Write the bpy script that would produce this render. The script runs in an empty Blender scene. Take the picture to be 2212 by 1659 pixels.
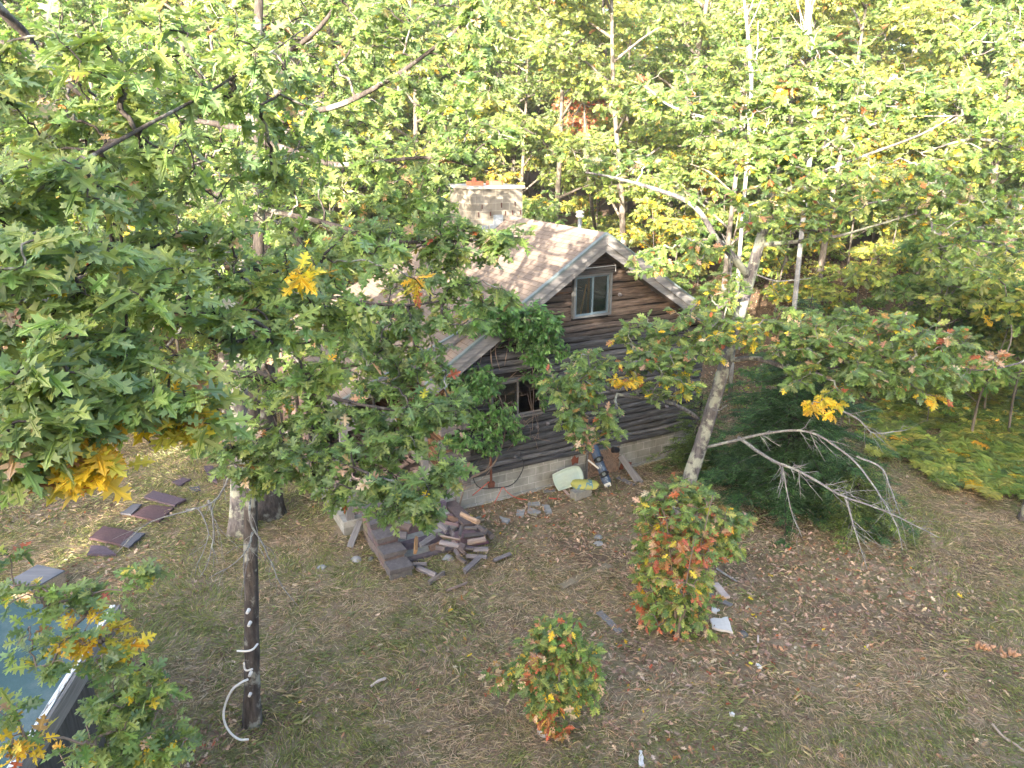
import bpy, math, random
import numpy as np
from mathutils import Vector, Matrix
from mathutils.geometry import tessellate_polygon

# ------------------------------------------------------------------ camera, world, sun
sc = bpy.context.scene
PITCH, CH, FPX = 18.4, 7.8, 1536.0
cam_d = bpy.data.cameras.new("camera"); cam = bpy.data.objects.new("camera", cam_d)
sc.collection.objects.link(cam); sc.camera = cam
cam.location = (0, 0, CH); cam.rotation_euler = (math.radians(90 - PITCH), 0, 0)
cam_d.sensor_width = 36; cam_d.lens = 36 * FPX / 2212; cam_d.clip_start = .1; cam_d.clip_end = 2000
SUN_AZ, SUN_EL = 203.8, 15.0
w = bpy.data.worlds.new("World"); sc.world = w; w.use_nodes = True
sky = w.node_tree.nodes.new("ShaderNodeTexSky"); sky.sky_type = 'NISHITA'; sky.sun_disc = False
sky.sun_elevation = math.radians(SUN_EL); sky.sun_rotation = math.radians(SUN_AZ)
sky.air_density = .8; sky.dust_density = 3.0; sky.ozone_density = .6
w.node_tree.links.new(sky.outputs[0], w.node_tree.nodes["Background"].inputs[0])
w.node_tree.nodes["Background"].inputs[1].default_value = 0.15
sl = bpy.data.lights.new("sun", 'SUN'); sl.energy = 4.0; sl.angle = math.radians(.5); sl.color = (1, .87, .70)
so = bpy.data.objects.new("sun", sl); sc.collection.objects.link(so)
_a, _e = math.radians(SUN_AZ), math.radians(SUN_EL)
so.rotation_euler = Vector((-math.sin(_a) * math.cos(_e), -math.cos(_a) * math.cos(_e), -math.sin(_e))).to_track_quat('-Z', 'Y').to_euler()
sc.view_settings.view_transform = 'Standard'; sc.view_settings.look = 'None'
sc.view_settings.exposure = 3.25
sc.cycles.max_bounces = 5; sc.cycles.diffuse_bounces = 3; sc.cycles.glossy_bounces = 2; sc.cycles.transmission_bounces = 3; sc.cycles.transparent_max_bounces = 8

R = np.random.RandomState(7)
random.seed(7)
TH = math.radians(PITCH)

# ------------------------------------------------------------------ geometry of the place
def ray(px, py):
    x = (px - 1106.) / FPX; y = -(py - 829.5) / FPX
    c, s = math.cos(TH), math.sin(TH)
    return np.array([x, c + y * s, -s + y * c])
def Wd(px, py, d):
    return np.array([0, 0, CH]) + ray(px, py) * d
def ramp(t):
    return np.where(t > 40, t, np.log1p(np.exp(np.clip(t, -40, 40) * .6)) / .6)
def vnoise(x, y, s=1.0, seed=0):
    x = np.asarray(x, float) * s; y = np.asarray(y, float) * s
    xi = np.floor(x).astype(np.int64); yi = np.floor(y).astype(np.int64); fx = x - xi; fy = y - yi
    fx = fx * fx * (3 - 2 * fx); fy = fy * fy * (3 - 2 * fy)
    def h(a, b):
        n = (a * 374761393 + b * 668265263 + seed * 1442695041) & 0xffffffff
        n = ((n ^ (n >> 13)) * 1274126177) & 0xffffffff
        return ((n ^ (n >> 16)) & 0xffff) / 65535.
    return (h(xi, yi) * (1 - fx) + h(xi + 1, yi) * fx) * (1 - fy) + (h(xi, yi + 1) * (1 - fx) + h(xi + 1, yi + 1) * fx) * fy
def hz(x, y):
    x = np.asarray(x, float); y = np.asarray(y, float)
    start = 17.5 + 7.0 * np.exp(-((x - 1.5) / 8.5) ** 4) + 3.0 * (x < -8) * np.clip((-x - 8) / 4, 0, 1)
    z = .20 * ramp(y - start - 3)
    z = z + .05 * (vnoise(x, y, .6, 3) - .5) + .03 * (vnoise(x, y, 2.1, 5) - .5)
    return z + np.clip((y - 30) / 20, 0, 1) * 1.2 * (vnoise(x, y, .08, 9) - .5)
def ground(px, py, dz=0.):
    r = ray(px, py); lo, hi = 2., 150.
    for t in np.arange(3, 150, .5):
        p = np.array([0, 0, CH]) + r * t
        if p[2] < float(hz(p[0], p[1])) + dz: hi = t; lo = t - .5; break
    for _ in range(20):
        m = (lo + hi) / 2; p = np.array([0, 0, CH]) + r * m
        if p[2] < float(hz(p[0], p[1])) + dz: hi = m
        else: lo = m
    return np.array([0, 0, CH]) + r * hi

# ------------------------------------------------------------------ scene helpers
COL = sc.collection
def tag(o, label=None, cat=None, group=None, kind=None):
    if label: o["label"] = label
    if cat: o["category"] = cat
    if group: o["group"] = group
    if kind: o["kind"] = kind
    return o
def empty(name, loc, rz=0, label=None, cat=None, group=None, rot=None):
    o = bpy.data.objects.new(name, None); o.empty_display_size = .2; COL.objects.link(o)
    o.location = loc; o.rotation_euler = rot if rot is not None else (0, 0, rz)
    return tag(o, label, cat, group)
def copy_tree(o, parent=None):
    c = o.copy(); COL.objects.link(c)
    if parent: c.parent = parent
    for ch in list(o.children): copy_tree(ch, c)
    return c

class MB:
    """mesh builder: verts, faces (lists of numpy blocks) with a colour per vertex"""
    def __init__(s): s.v = []; s.f = []; s.c = []; s.n = 0
    def add(s, v, f, c=(1, 1, 1)):
        v = np.asarray(v, float).reshape(-1, 3)
        s.v.append(v); s.f.append([[i + s.n for i in q] for q in f] if not isinstance(f, np.ndarray) else f + s.n)
        c = np.asarray(c, float)
        s.c.append(np.tile(c, (len(v), 1)) if c.ndim == 1 else c); s.n += len(v)
    def box(s, lo, hi, c=(1, 1, 1), M=None, jit=0):
        x0, y0, z0 = lo; x1, y1, z1 = hi
        v = np.array([[x0,y0,z0],[x1,y0,z0],[x1,y1,z0],[x0,y1,z0],[x0,y0,z1],[x1,y0,z1],[x1,y1,z1],[x0,y1,z1]], float)
        if jit: v = v + R.uniform(-jit, jit, v.shape)
        if M is not None: v = v @ np.array(M)[:3, :3].T + np.array(M)[:3, 3]
        s.add(v, [[0,3,2,1],[4,5,6,7],[0,1,5,4],[1,2,6,5],[2,3,7,6],[3,0,4,7]], c)
    def prism(s, poly, y0, y1, c=(1, 1, 1), axis='y'):
        n = len(poly)
        def p(u, w, t): return [u, t, w] if axis == 'y' else ([t, u, w] if axis == 'x' else [u, w, t])
        v = [p(a, b, y0) for a, b in poly] + [p(a, b, y1) for a, b in poly]
        s.add(v, [list(range(n)), list(range(2*n-1, n-1, -1))] + [[i, i+n, (i+1) % n + n, (i+1) % n] for i in range(n)], c)
    def tube(s, pts, rad, sides=8, c=(1, 1, 1), rough=0, cap=True, flat=1.0):
        pts = np.asarray(pts, float); n = len(pts)
        rad = np.full(n, rad, float) if np.isscalar(rad) else np.asarray(rad, float)
        t = np.gradient(pts, axis=0); t /= np.linalg.norm(t, axis=1)[:, None] + 1e-9
        up = np.array([0, 0, 1.]) if abs(t[0][2]) < .9 else np.array([1., 0, 0])
        V = []
        a = np.arange(sides) * 2 * np.pi / sides
        rr0 = 1 + rough * R.uniform(-1, 1, sides)
        for i in range(n):
            x = np.cross(up, t[i]); x /= np.linalg.norm(x) + 1e-9; y = np.cross(t[i], x); up = y
            rr = rad[i] * (rr0 + (rough * .6) * R.uniform(-1, 1, sides))
            V.append(pts[i] + np.outer(np.cos(a) * rr, x) + np.outer(np.sin(a) * rr * flat, y))
        f = []
        for i in range(n - 1):
            for j in range(sides):
                k = (j + 1) % sides
                f.append([i*sides+j, i*sides+k, (i+1)*sides+k, (i+1)*sides+j])
        if cap: f.append(list(range(sides-1, -1, -1))); f.append([(n-1)*sides+j for j in range(sides)])
        s.add(np.concatenate(V), f, c)
    def frusta(s, P0, P1, r0, r1, sides=4, c=(1, 1, 1)):
        d = P1 - P0; L = np.linalg.norm(d, axis=1)[:, None] + 1e-9; d = d / L
        ref = np.where(np.abs(d[:, 2:3]) < .9, [[0, 0, 1.]], [[1., 0, 0]])
        x = np.cross(ref, d); x /= np.linalg.norm(x, axis=1)[:, None]; y = np.cross(d, x)
        a = np.arange(sides) * 2 * np.pi / sides
        ring = x[:, None, :] * np.cos(a)[None, :, None] + y[:, None, :] * np.sin(a)[None, :, None]
        V = np.concatenate([P0[:, None] + ring * r0[:, None, None], (P1 + d * r1[:, None] * .5)[:, None] + ring * r1[:, None, None]], 1)
        n = len(P0); base = (np.arange(n) * 2 * sides)[:, None]
        F = []
        for j in range(sides):
            k = (j + 1) % sides
            F.append(base + np.array([[j, k, sides + k, sides + j]]))
        s.add(V.reshape(-1, 3), np.concatenate(F), c)
    def build(s, name, mat, parent=None, smooth=False, loc=None):
        V = np.concatenate(s.v)
        tris = []; starts = []; n = 0; loops = []; tot = []
        for b in s.f:
            if isinstance(b, np.ndarray):
                k = b.shape[1]; loops.append(b.reshape(-1)); tot.append(np.full(len(b), k))
            else:
                loops.append(np.array([i for q in b for i in q])); tot.append(np.array([len(q) for q in b]))
        loops = np.concatenate(loops).astype(np.int32); tot = np.concatenate(tot).astype(np.int32)
        m = bpy.data.meshes.new(name)
        m.vertices.add(len(V)); m.vertices.foreach_set('co', V.astype(np.float32).reshape(-1))
        m.loops.add(len(loops)); m.loops.foreach_set('vertex_index', loops)
        m.polygons.add(len(tot)); m.polygons.foreach_set('loop_start', np.concatenate([[0], np.cumsum(tot)[:-1]]).astype(np.int32))
        m.polygons.foreach_set('loop_total', tot)
        m.polygons.foreach_set('use_smooth', np.full(len(tot), bool(smooth)))
        at = m.color_attributes.new('col', 'FLOAT_COLOR', 'POINT')
        C = np.ones((len(V), 4), np.float32); C[:, :3] = np.concatenate(s.c); at.data.foreach_set('color', C.reshape(-1))
        m.update(calc_edges=True); m.validate()
        m.materials.append(mat)
        o = bpy.data.objects.new(name, m); COL.objects.link(o)
        if parent: o.parent = parent
        if loc is not None: o.location = loc
        return o

# ------------------------------------------------------------------ materials
class N:
    def __init__(s, name):
        s.m = bpy.data.materials.new(name); s.m.use_nodes = True; s.t = s.m.node_tree
        s.b = s.t.nodes["Principled BSDF"]; s.out = s.t.nodes["Material Output"]
    def n(s, ty, **k):
        x = s.t.nodes.new("ShaderNode" + ty)
        for a, v in k.items():
            if a.startswith('i_'):
                key = a[2:]; x.inputs[int(key) if key.isdigit() else key.replace('_', ' ')].default_value = v
            else: setattr(x, a, v)
        return x
    def l(s, a, b): s.t.links.new(a, b)
    def coord(s, scale=(1, 1, 1), kind='Object', rot=(0, 0, 0)):
        c = s.n('TexCoord'); mp = s.n('Mapping'); mp.inputs['Scale'].default_value = scale; mp.inputs['Rotation'].default_value = rot
        s.l(c.outputs[kind], mp.inputs[0]); return mp.outputs[0]
    def noise(s, v, scale, detail=4, rough=.6):
        x = s.n('TexNoise'); x.inputs['Scale'].default_value = scale; x.inputs['Detail'].default_value = detail; x.inputs['Roughness'].default_value = rough
        s.l(v, x.inputs['Vector']); return x.outputs['Fac']
    def ramp(s, f, stops):
        x = s.n('ValToRGB'); e = x.color_ramp.elements
        while len(e) < len(stops): e.new(.5)
        for i, (p, c) in enumerate(stops):
            e[i].position = p; e[i].color = (*c, 1) if len(c) == 3 else c
        s.l(f, x.inputs[0]); return x.outputs[0]
    def mix(s, f, a, b, mode='MIX'):
        x = s.n('Mix'); x.data_type = 'RGBA'; x.blend_type = mode
        for sock, v in ((x.inputs['Factor'], f), (x.inputs['A'], a), (x.inputs['B'], b)):
            pass
        F, A, B = x.inputs[0], x.inputs[6], x.inputs[7]
        for sock, v in ((F, f), (A, a), (B, b)):
            if isinstance(v, (int, float)): sock.default_value = v
            elif isinstance(v, tuple): sock.default_value = (*v, 1)
            else: s.l(v, sock)
        return x.outputs[2]
    def attr(s, name='col'):
        x = s.n('Attribute'); x.attribute_name = name; return x.outputs['Color']
    def bump(s, h, strength=.5, dist=.02):
        x = s.n('Bump'); x.inputs['Strength'].default_value = strength; x.inputs['Distance'].default_value = dist
        s.l(h, x.inputs['Height']); s.l(x.outputs[0], s.b.inputs['Normal'])
    def fin(s, col, rough=.85, spec=.3):
        if isinstance(col, tuple): s.b.inputs['Base Color'].default_value = (*col, 1)
        else: s.l(col, s.b.inputs['Base Color'])
        s.b.inputs['Roughness'].default_value = rough; s.b.inputs['Specular IOR Level'].default_value = spec
        return s.m

def m_leaf(name, rough=.42, trans=.35, spec=.5, vary=False):
    q = N(name); c = q.attr()
    if vary: oi = q.n('ObjectInfo'); c = q.mix(1, c, q.ramp(oi.outputs['Random'], [(0, (.55, .72, .7)), (.25, (.8, .95, .75)), (.5, (1.05, 1.02, .9)), (.75, (1.3, 1.12, .85)), (1, (1.5, 1.15, .8))]), 'MULTIPLY')
    v = q.coord((1, 1, 1)); nz = q.noise(v, 9, 2); c2 = q.mix(1, c, q.ramp(nz, [(.3, (.8, .82, .8)), (.7, (1.15, 1.12, 1.1))]), 'MULTIPLY')
    g = q.n('NewGeometry'); pale = q.mix(.45, c2, (.30, .36, .24)); c3 = q.mix(g.outputs['Backfacing'], c2, pale)
    q.l(c3, q.b.inputs['Base Color']); q.b.inputs['Roughness'].default_value = rough; q.b.inputs['Specular IOR Level'].default_value = spec
    t = q.n('BsdfTranslucent'); tc = q.mix(1, c2, (1.5, 1.5, .85), 'MULTIPLY'); q.l(tc, t.inputs[0])
    mx = q.n('MixShader'); mx.inputs[0].default_value = trans
    q.l(q.b.outputs[0], mx.inputs[1]); q.l(t.outputs[0], mx.inputs[2]); q.l(mx.outputs[0], q.out.inputs[0])
    return q.m
def m_bark(name, dark, light, lichen, amount=.5, scale=1.0):
    q = N(name); v = q.coord((6 * scale, 6 * scale, 1.3 * scale)); v2 = q.coord()
    a = q.noise(v, 3, 6, .7); b = q.noise(v2, 3.2 * scale, 5, .65); c = q.noise(v2, 22, 3)
    base = q.ramp(a, [(.3, dark), (.62, light)])
    lm = q.ramp(b, [(1 - amount - .04, (0, 0, 0)), (1 - amount + .04, (1, 1, 1))])
    lc = q.mix(c, lichen, tuple(.75 * x for x in lichen))
    col = q.mix(lm, base, lc); q.bump(a, .8, .03)
    return q.fin(col, .9, .2)
def m_wood(name, dark, light, warm=None, axis=0, scale=1.0, warmamt=.4, attr=False):
    q = N(name); s = [14, 14, 14]; s[axis] = .9
    v = q.coord(tuple(x * scale for x in s)); v2 = q.coord()
    a = q.noise(v, 2.2, 7, .7); col = q.ramp(a, [(.3, dark), (.55, tuple((x + y) / 2 for x, y in zip(dark, light))), (.72, light)])
    if warm:
        b = q.noise(q.coord((.8, .8, 3.2)), 1.4, 4); lm = q.ramp(b, [(1 - warmamt - .05, (0, 0, 0)), (1 - warmamt + .1, (1, 1, 1))])
        w2 = q.mix(a, tuple(.35 * x for x in warm), warm); col = q.mix(lm, col, w2)
    if attr: col = q.mix(1, col, q.attr(), 'MULTIPLY')
    q.bump(a, .6, .012)
    return q.fin(col, .85, .25)
def m_plain(name, col, rough=.6, var=.15, scale=12, spec=.3, bump=.15, attr=False):
    q = N(name); v = q.coord(); a = q.noise(v, scale, 5)
    c = q.ramp(a, [(.25, tuple(x * (1 - var) for x in col)), (.75, tuple(min(1, x * (1 + var)) for x in col))])
    if attr: c = q.mix(1, c, q.attr(), 'MULTIPLY')
    q.bump(a, bump, .01); return q.fin(c, rough, spec)
def m_cmu(name, axis=0, col=(.31, .31, .30)):
    q = N(name); tc = q.n('TexCoord'); sp = q.n('SeparateXYZ'); q.l(tc.outputs['Object'], sp.inputs[0])
    cb = q.n('CombineXYZ'); q.l(sp.outputs[axis], cb.inputs[0]); q.l(sp.outputs[2], cb.inputs[1])
    br = q.n('TexBrick'); br.inputs['Scale'].default_value = 1; br.inputs['Brick Width'].default_value = .4; br.inputs['Row Height'].default_value = .2
    br.inputs['Mortar Size'].default_value = .010; br.inputs['Mortar Smooth'].default_value = .4
    br.inputs['Color1'].default_value = (*col, 1); br.inputs['Color2'].default_value = (*[x * .78 for x in col], 1)
    br.inputs['Mortar'].default_value = (*[min(1, x * 1.35) for x in col], 1); q.l(cb.outputs[0], br.inputs[0])
    n1 = q.noise(q.coord(), 2.0, 6, .7); n2 = q.noise(q.coord((1, 1, .25)), 5, 4)
    c = q.mix(1, br.outputs[0], q.ramp(n1, [(.3, (.62, .6, .56)), (.6, (1.08, 1.08, 1.06))]), 'MULTIPLY')
    c = q.mix(1, c, q.ramp(n2, [(.3, (.8, .8, .78)), (.7, (1.05, 1.05, 1.05))]), 'MULTIPLY')
    q.bump(br.outputs['Fac'], -.6, .012); return q.fin(c, .95, .1)
def m_shingle(name):
    q = N(name); tc = q.n('TexCoord'); br = q.n('TexBrick'); q.l(tc.outputs['UV'], br.inputs[0])
    br.inputs['Scale'].default_value = 1; br.inputs['Brick Width'].default_value = .305; br.inputs['Row Height'].default_value = .14
    br.inputs['Mortar Size'].default_value = .007; br.inputs['Bias'].default_value = -.1
    br.inputs['Color1'].default_value = (.19, .158, .134, 1); br.inputs['Color2'].default_value = (.168, .138, .118, 1); br.inputs['Mortar'].default_value = (.10, .07, .055, 1)
    n1 = q.noise(q.coord(), 1.1, 6, .7); n2 = q.noise(q.coord(), 140, 2)
    c = q.mix(1, br.outputs[0], q.ramp(n1, [(.3, (.72, .72, .74)), (.7, (1.12, 1.08, 1.05))]), 'MULTIPLY')
    c = q.mix(1, c, q.ramp(n2, [(.2, (.8, .8, .8)), (.8, (1.15, 1.15, 1.15))]), 'MULTIPLY')
    q.bump(br.outputs['Fac'], -.8, .015); return q.fin(c, .95, .1)

M_LEAF = m_leaf('leaf_surface', .4, .42); M_LEAF2 = m_leaf('far_leaf_surface', .5, .4, .4, True)
M_DRY = m_leaf('fallen_leaf_surface', .85, .1, .1)
M_BARK = m_bark('grey_bark', (.05, .045, .045), (.20, .18, .165), (.42, .44, .34), .40)
M_BARKD = m_bark('dark_bark', (.018, .015, .014), (.085, .072, .066), (.26, .26, .23), .43)
M_BARKL = m_bark('lichen_bark', (.04, .037, .042), (.17, .155, .155), (.36, .37, .30), .47)
M_BARKF = m_bark('forest_bark', (.045, .038, .034), (.16, .14, .12), (.27, .255, .22), .42, .7)
M_TWIG = m_plain('twig_bark', (.17, .13, .105), .9)
M_DEAD = m_bark('dead_branch_bark', (.12, .115, .115), (.27, .26, .26), (.38, .39, .35), .45, 3)
M_LOG = m_wood('weathered_log', (.018, .016, .017), (.15, .14, .138), (.22, .105, .05), 0, 1, .34, True)
M_LOGG = m_wood('charcoal_log', (.014, .014, .017), (.165, .162, .172), (.15, .10, .07), 0, 1, .27, True)
M_LOGY = m_wood('rotten_log', (.05, .028, .016), (.22, .125, .075), None, 1, 1, .4, True)
M_GREYW = m_wood('grey_board', (.10, .095, .095), (.25, .24, .24), None, 0, 1)
M_GREYZ = m_wood('grey_post', (.10, .095, .095), (.28, .27, .27), None, 2, 1)
M_FIRE = m_wood('split_wood', (.08, .068, .065), (.27, .245, .24), None, 0, 1.6, .4, True)
M_CMU = m_cmu('block_wall', 0); M_CMUY = m_cmu('block_side_wall', 1); M_CMUC = m_cmu('chimney_block', 0, (.24, .22, .19))
M_SHING = m_shingle('roof_shingle')

# ------------------------------------------------------------------ leaves
HI = [(0,0),(.10,.03),(.16,.05),(.145,.17),(.20,.15),(.26,.12),(.28,.06),(.34,.08),(.38,.23),(.36,.36),(.43,.30),(.51,.41),(.53,.27),(.55,.09),(.62,.10),(.68,.21),(.70,.31),(.75,.23),(.84,.28),(.81,.14),(.79,.07),(.86,.08),(.90,.16),(.94,.08),(1.06,0)]
MID = [(0,0),(.15,.18),(.28,.07),(.37,.33),(.44,.27),(.53,.39),(.55,.09),(.69,.27),(.83,.27),(.78,.08),(.9,.13),(1.04,0)]
LOW = [(0,0),(.25,.2),(.3,.08),(.52,.36),(.55,.1),(.8,.22),(1,0)]
OVAL = [(0,0),(.25,.17),(.55,.21),(.8,.12),(1,0)]
def template(half, mids=()):
    n = len(half); v = [(x, y) for x, y in half] + [(x, -y) for x, y in half[1:-1]] + [(x, 0.) for x in mids]
    mi = list(range(2 * n - 2, 2 * n - 2 + len(mids)))[::-1]
    up = list(range(n)) + mi; dn = [0] + list(range(n, n + n - 2)) + [n - 1] + mi
    tr = []
    for loop in (up, dn):
        for t in tessellate_polygon([[Vector((v[i][0], v[i][1], 0)) for i in loop]]):
            t = [loop[i] for i in t]
            a, b, c = [v[i] for i in t]
            if (b[0]-a[0])*(c[1]-a[1]) - (b[1]-a[1])*(c[0]-a[0]) < 0: t = t[::-1]
            tr.append(t)
    return np.array(v), np.array(tr)
TPL = {k: template(h, m_) for k, h, m_ in (('hi', HI, (.2, .4, .58, .8)), ('mid', MID, (.4, .72)), ('low', LOW, ()), ('oval', OVAL, ()))}
def norm(a): return a / (np.linalg.norm(a, axis=-1, keepdims=True) + 1e-9)
def add_leaves(mb, pos, d, nrm, size, col, kind='mid', curl=.25, width=1.0):
    v, t = TPL[kind]; n = len(pos)
    d = norm(d); b = norm(np.cross(nrm, d)); nn = np.cross(d, b)
    cu = R.normal(.0, 1, n) * curl * .6 - curl * .5; fo = R.uniform(-.05, .35, n)
    X = v[:, 0][None, :]; Y = v[:, 1][None, :] * width
    Z = cu[:, None] * X ** 2 + fo[:, None] * np.abs(Y) + (.12 * curl) * np.sin(X * 9 + R.uniform(0, 6, n)[:, None]) * np.abs(Y) * 3
    P = pos[:, None, :] + size[:, None, None] * (X[..., None] * d[:, None] + Y[..., None] * b[:, None] + Z[..., None] * nn[:, None])
    F = (np.arange(n) * len(v))[:, None, None] + t[None]
    vein = np.where(v[:, 1] == 0, 1.32 if kind in ('hi', 'mid') else 1.0, .97)
    mb.add(P.reshape(-1, 3), F.reshape(-1, 3), np.clip((col[:, None, :] * vein[None, :, None]).reshape(-1, 3), 0, .9))
PAL = dict(
    green=[(.066, .108, .030), (.082, .132, .034), (.105, .150, .038), (.060, .100, .038), (.092, .122, .044)],
    near=[(.105, .155, .055), (.125, .180, .052), (.160, .195, .055), (.095, .142, .062), (.165, .205, .066)],
    lime=[(.125, .170, .045), (.150, .195, .050), (.18, .205, .050), (.105, .155, .042), (.21, .21, .06)],
    yellow=[(.40, .28, .022), (.36, .28, .03), (.38, .23, .025), (.28, .25, .035)],
    orange=[(.26, .085, .034), (.22, .105, .04), (.20, .12, .04), (.25, .07, .04)],
    red=[(.30, .075, .055), (.34, .11, .08), (.27, .09, .06), (.33, .16, .11)],
    tan=[(.32, .22, .15), (.26, .17, .11), (.23, .13, .08), (.35, .27, .20)],
    brown=[(.12, .072, .050), (.17, .105, .07), (.09, .057, .042), (.20, .135, .10), (.24, .175, .135)],
    straw=[(.29, .215, .15), (.34, .265, .195), (.25, .18, .125), (.20, .165, .08), (.17, .118, .085)],
    grass=[(.11, .125, .034), (.14, .15, .045), (.085, .105, .03), (.17, .17, .06)],
    fir=[(.045, .078, .032), (.062, .105, .038), (.090, .145, .050), (.050, .09, .042)],
    vine=[(.055, .125, .032), (.07, .15, .04), (.045, .10, .03), (.09, .17, .05)],
)
PGAIN = 1.6
def pal(mixd, n):
    """mixd: {palette: weight}; one colour a leaf"""
    ks = list(mixd); p = np.array([mixd[k] for k in ks], float); p /= p.sum()
    ch = R.choice(len(ks), n, p=p); out = np.zeros((n, 3))
    for i, k in enumerate(ks):
        a = np.array(PAL[k]); m = ch == i; out[m] = a[R.randint(len(a), size=m.sum())]
    return np.clip(out * PGAIN * R.uniform(.78, 1.22, (n, 1)) * R.uniform(.93, 1.07, (n, 3)), 0, .85)
def rosettes(mb, tips, tdir, k, size, mixes, kind='mid', spread=1.0, droop=.15, curl=.25, upn=1.0, back=.10, tilt=.55):
    """k leaves round each twig tip; mixes = per-tip palette mix or one dict"""
    n = len(tips)
    kk = R.randint(max(2, k - 2), k + 3, n); idx = np.repeat(np.arange(n), kk); m = len(idx)
    az = R.uniform(0, 2 * np.pi, m)
    out = np.stack([np.cos(az), np.sin(az), R.uniform(-.35, .25, m) - droop], 1)
    d = norm(out * spread + tdir[idx] * .7 + R.normal(0, .15, (m, 3)))
    nr = norm(np.stack([R.normal(0, tilt, m) - .12, R.normal(0, tilt, m) - .40, np.full(m, upn)], 1))
    s = size * R.uniform(.65, 1.2, m)
    pos = tips[idx] - tdir[idx] * (R.uniform(0, 1, (m, 1)) ** 1.5) * back * 1.5 + d * size * .15
    if isinstance(mixes, dict): col = pal(mixes, m)
    else:
        col = np.zeros((m, 3))
        for j, mx in enumerate(mixes):
            q = idx == j
            if q.any(): col[q] = pal(mx, q.sum())
    add_leaves(mb, pos, d, nr, s, col, kind, curl)
def grow(limbs, targets, wig=.12, steps=3, climb=.0, seg=.3):
    """limbs: [(pts, r0, r1)]; targets joined to the nearest wood by bent twigs.
    returns P0,P1,r0,r1 of twig pieces and a direction at each target"""
    nodes = []; 
    for pts, r0, r1 in limbs:
        pts = np.asarray(pts, float)
        for i in range(len(pts) - 1):
            L = np.linalg.norm(pts[i+1] - pts[i]); k = max(1, int(L / seg))
            for t in np.linspace(0, 1, k, endpoint=False): nodes.append(pts[i] * (1 - t) + pts[i+1] * t)
        nodes.append(pts[-1])
    base = len(nodes); T = np.asarray(targets, float)
    cap = base + len(T) * steps
    X = np.zeros((cap, 3)); X[:base] = nodes; par = np.full(cap, -1); n = base
    d0 = np.array([np.min(np.sum((X[:base] - t) ** 2, 1)) for t in T])
    tipid = np.zeros(len(T), int)
    for ti in np.argsort(d0):
        t = T[ti]; dv = X[:n] - t
        j = int(np.argmin(np.sum(dv ** 2, 1) + 1.2 * np.clip(dv[:, 2] - .05, 0, None) ** 2))
        p = X[j]; L = np.linalg.norm(t - p)
        last = j
        for s in range(1, steps + 1):
            f = s / steps
            q = p + (t - p) * f
            if s < steps: q = q + R.normal(0, wig, 3) * L * .6 + np.array([0, 0, .10 * L * math.sin(f * 3.14)])
            X[n] = q; par[n] = last; last = n; n += 1
        tipid[ti] = n - 1
    cnt = np.ones(n)
    for i in range(n - 1, base - 1, -1):
        if par[i] >= base: cnt[par[i]] += cnt[i]
    e = np.arange(base, n); rr = .0035 * (cnt[e] / steps) ** .5 + .0015
    rp = np.where(par[e] >= base, np.minimum(.0035 * (cnt[par[e]] / steps) ** .5 + .0015, rr * 1.35), rr * 1.25)
    d = norm(X[e] - X[par[e]]); dirs = norm(X[tipid] - X[par[tipid]])
    return X[par[e]], X[e], rp, rr, dirs
def smooth(pts, k=5):
    pts = np.asarray(pts, float); n = len(pts); out = []
    P = np.vstack([2 * pts[0] - pts[1], pts, 2 * pts[-1] - pts[-2]])
    for i in range(1, n):
        for t in np.linspace(0, 1, k, endpoint=False):
            a, b, c, d = P[i-1], P[i], P[i+1], P[i+2]
            out.append(.5 * ((2*b) + (-a+c)*t + (2*a-5*b+4*c-d)*t*t + (-a+3*b-3*c+d)*t**3))
    out.append(pts[-1]); return np.array(out)
def blob(c, r, n, shell=.25):
    """points in an ellipsoid, thinner in its middle"""
    d = norm(R.normal(0, 1, (n, 3))); rad = (shell + (1 - shell) * R.uniform(0, 1, n)) ** .55
    rad *= 1 + .25 * R.normal(0, 1, n) * .5
    return np.asarray(c) + d * rad[:, None] * np.asarray(r)

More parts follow.
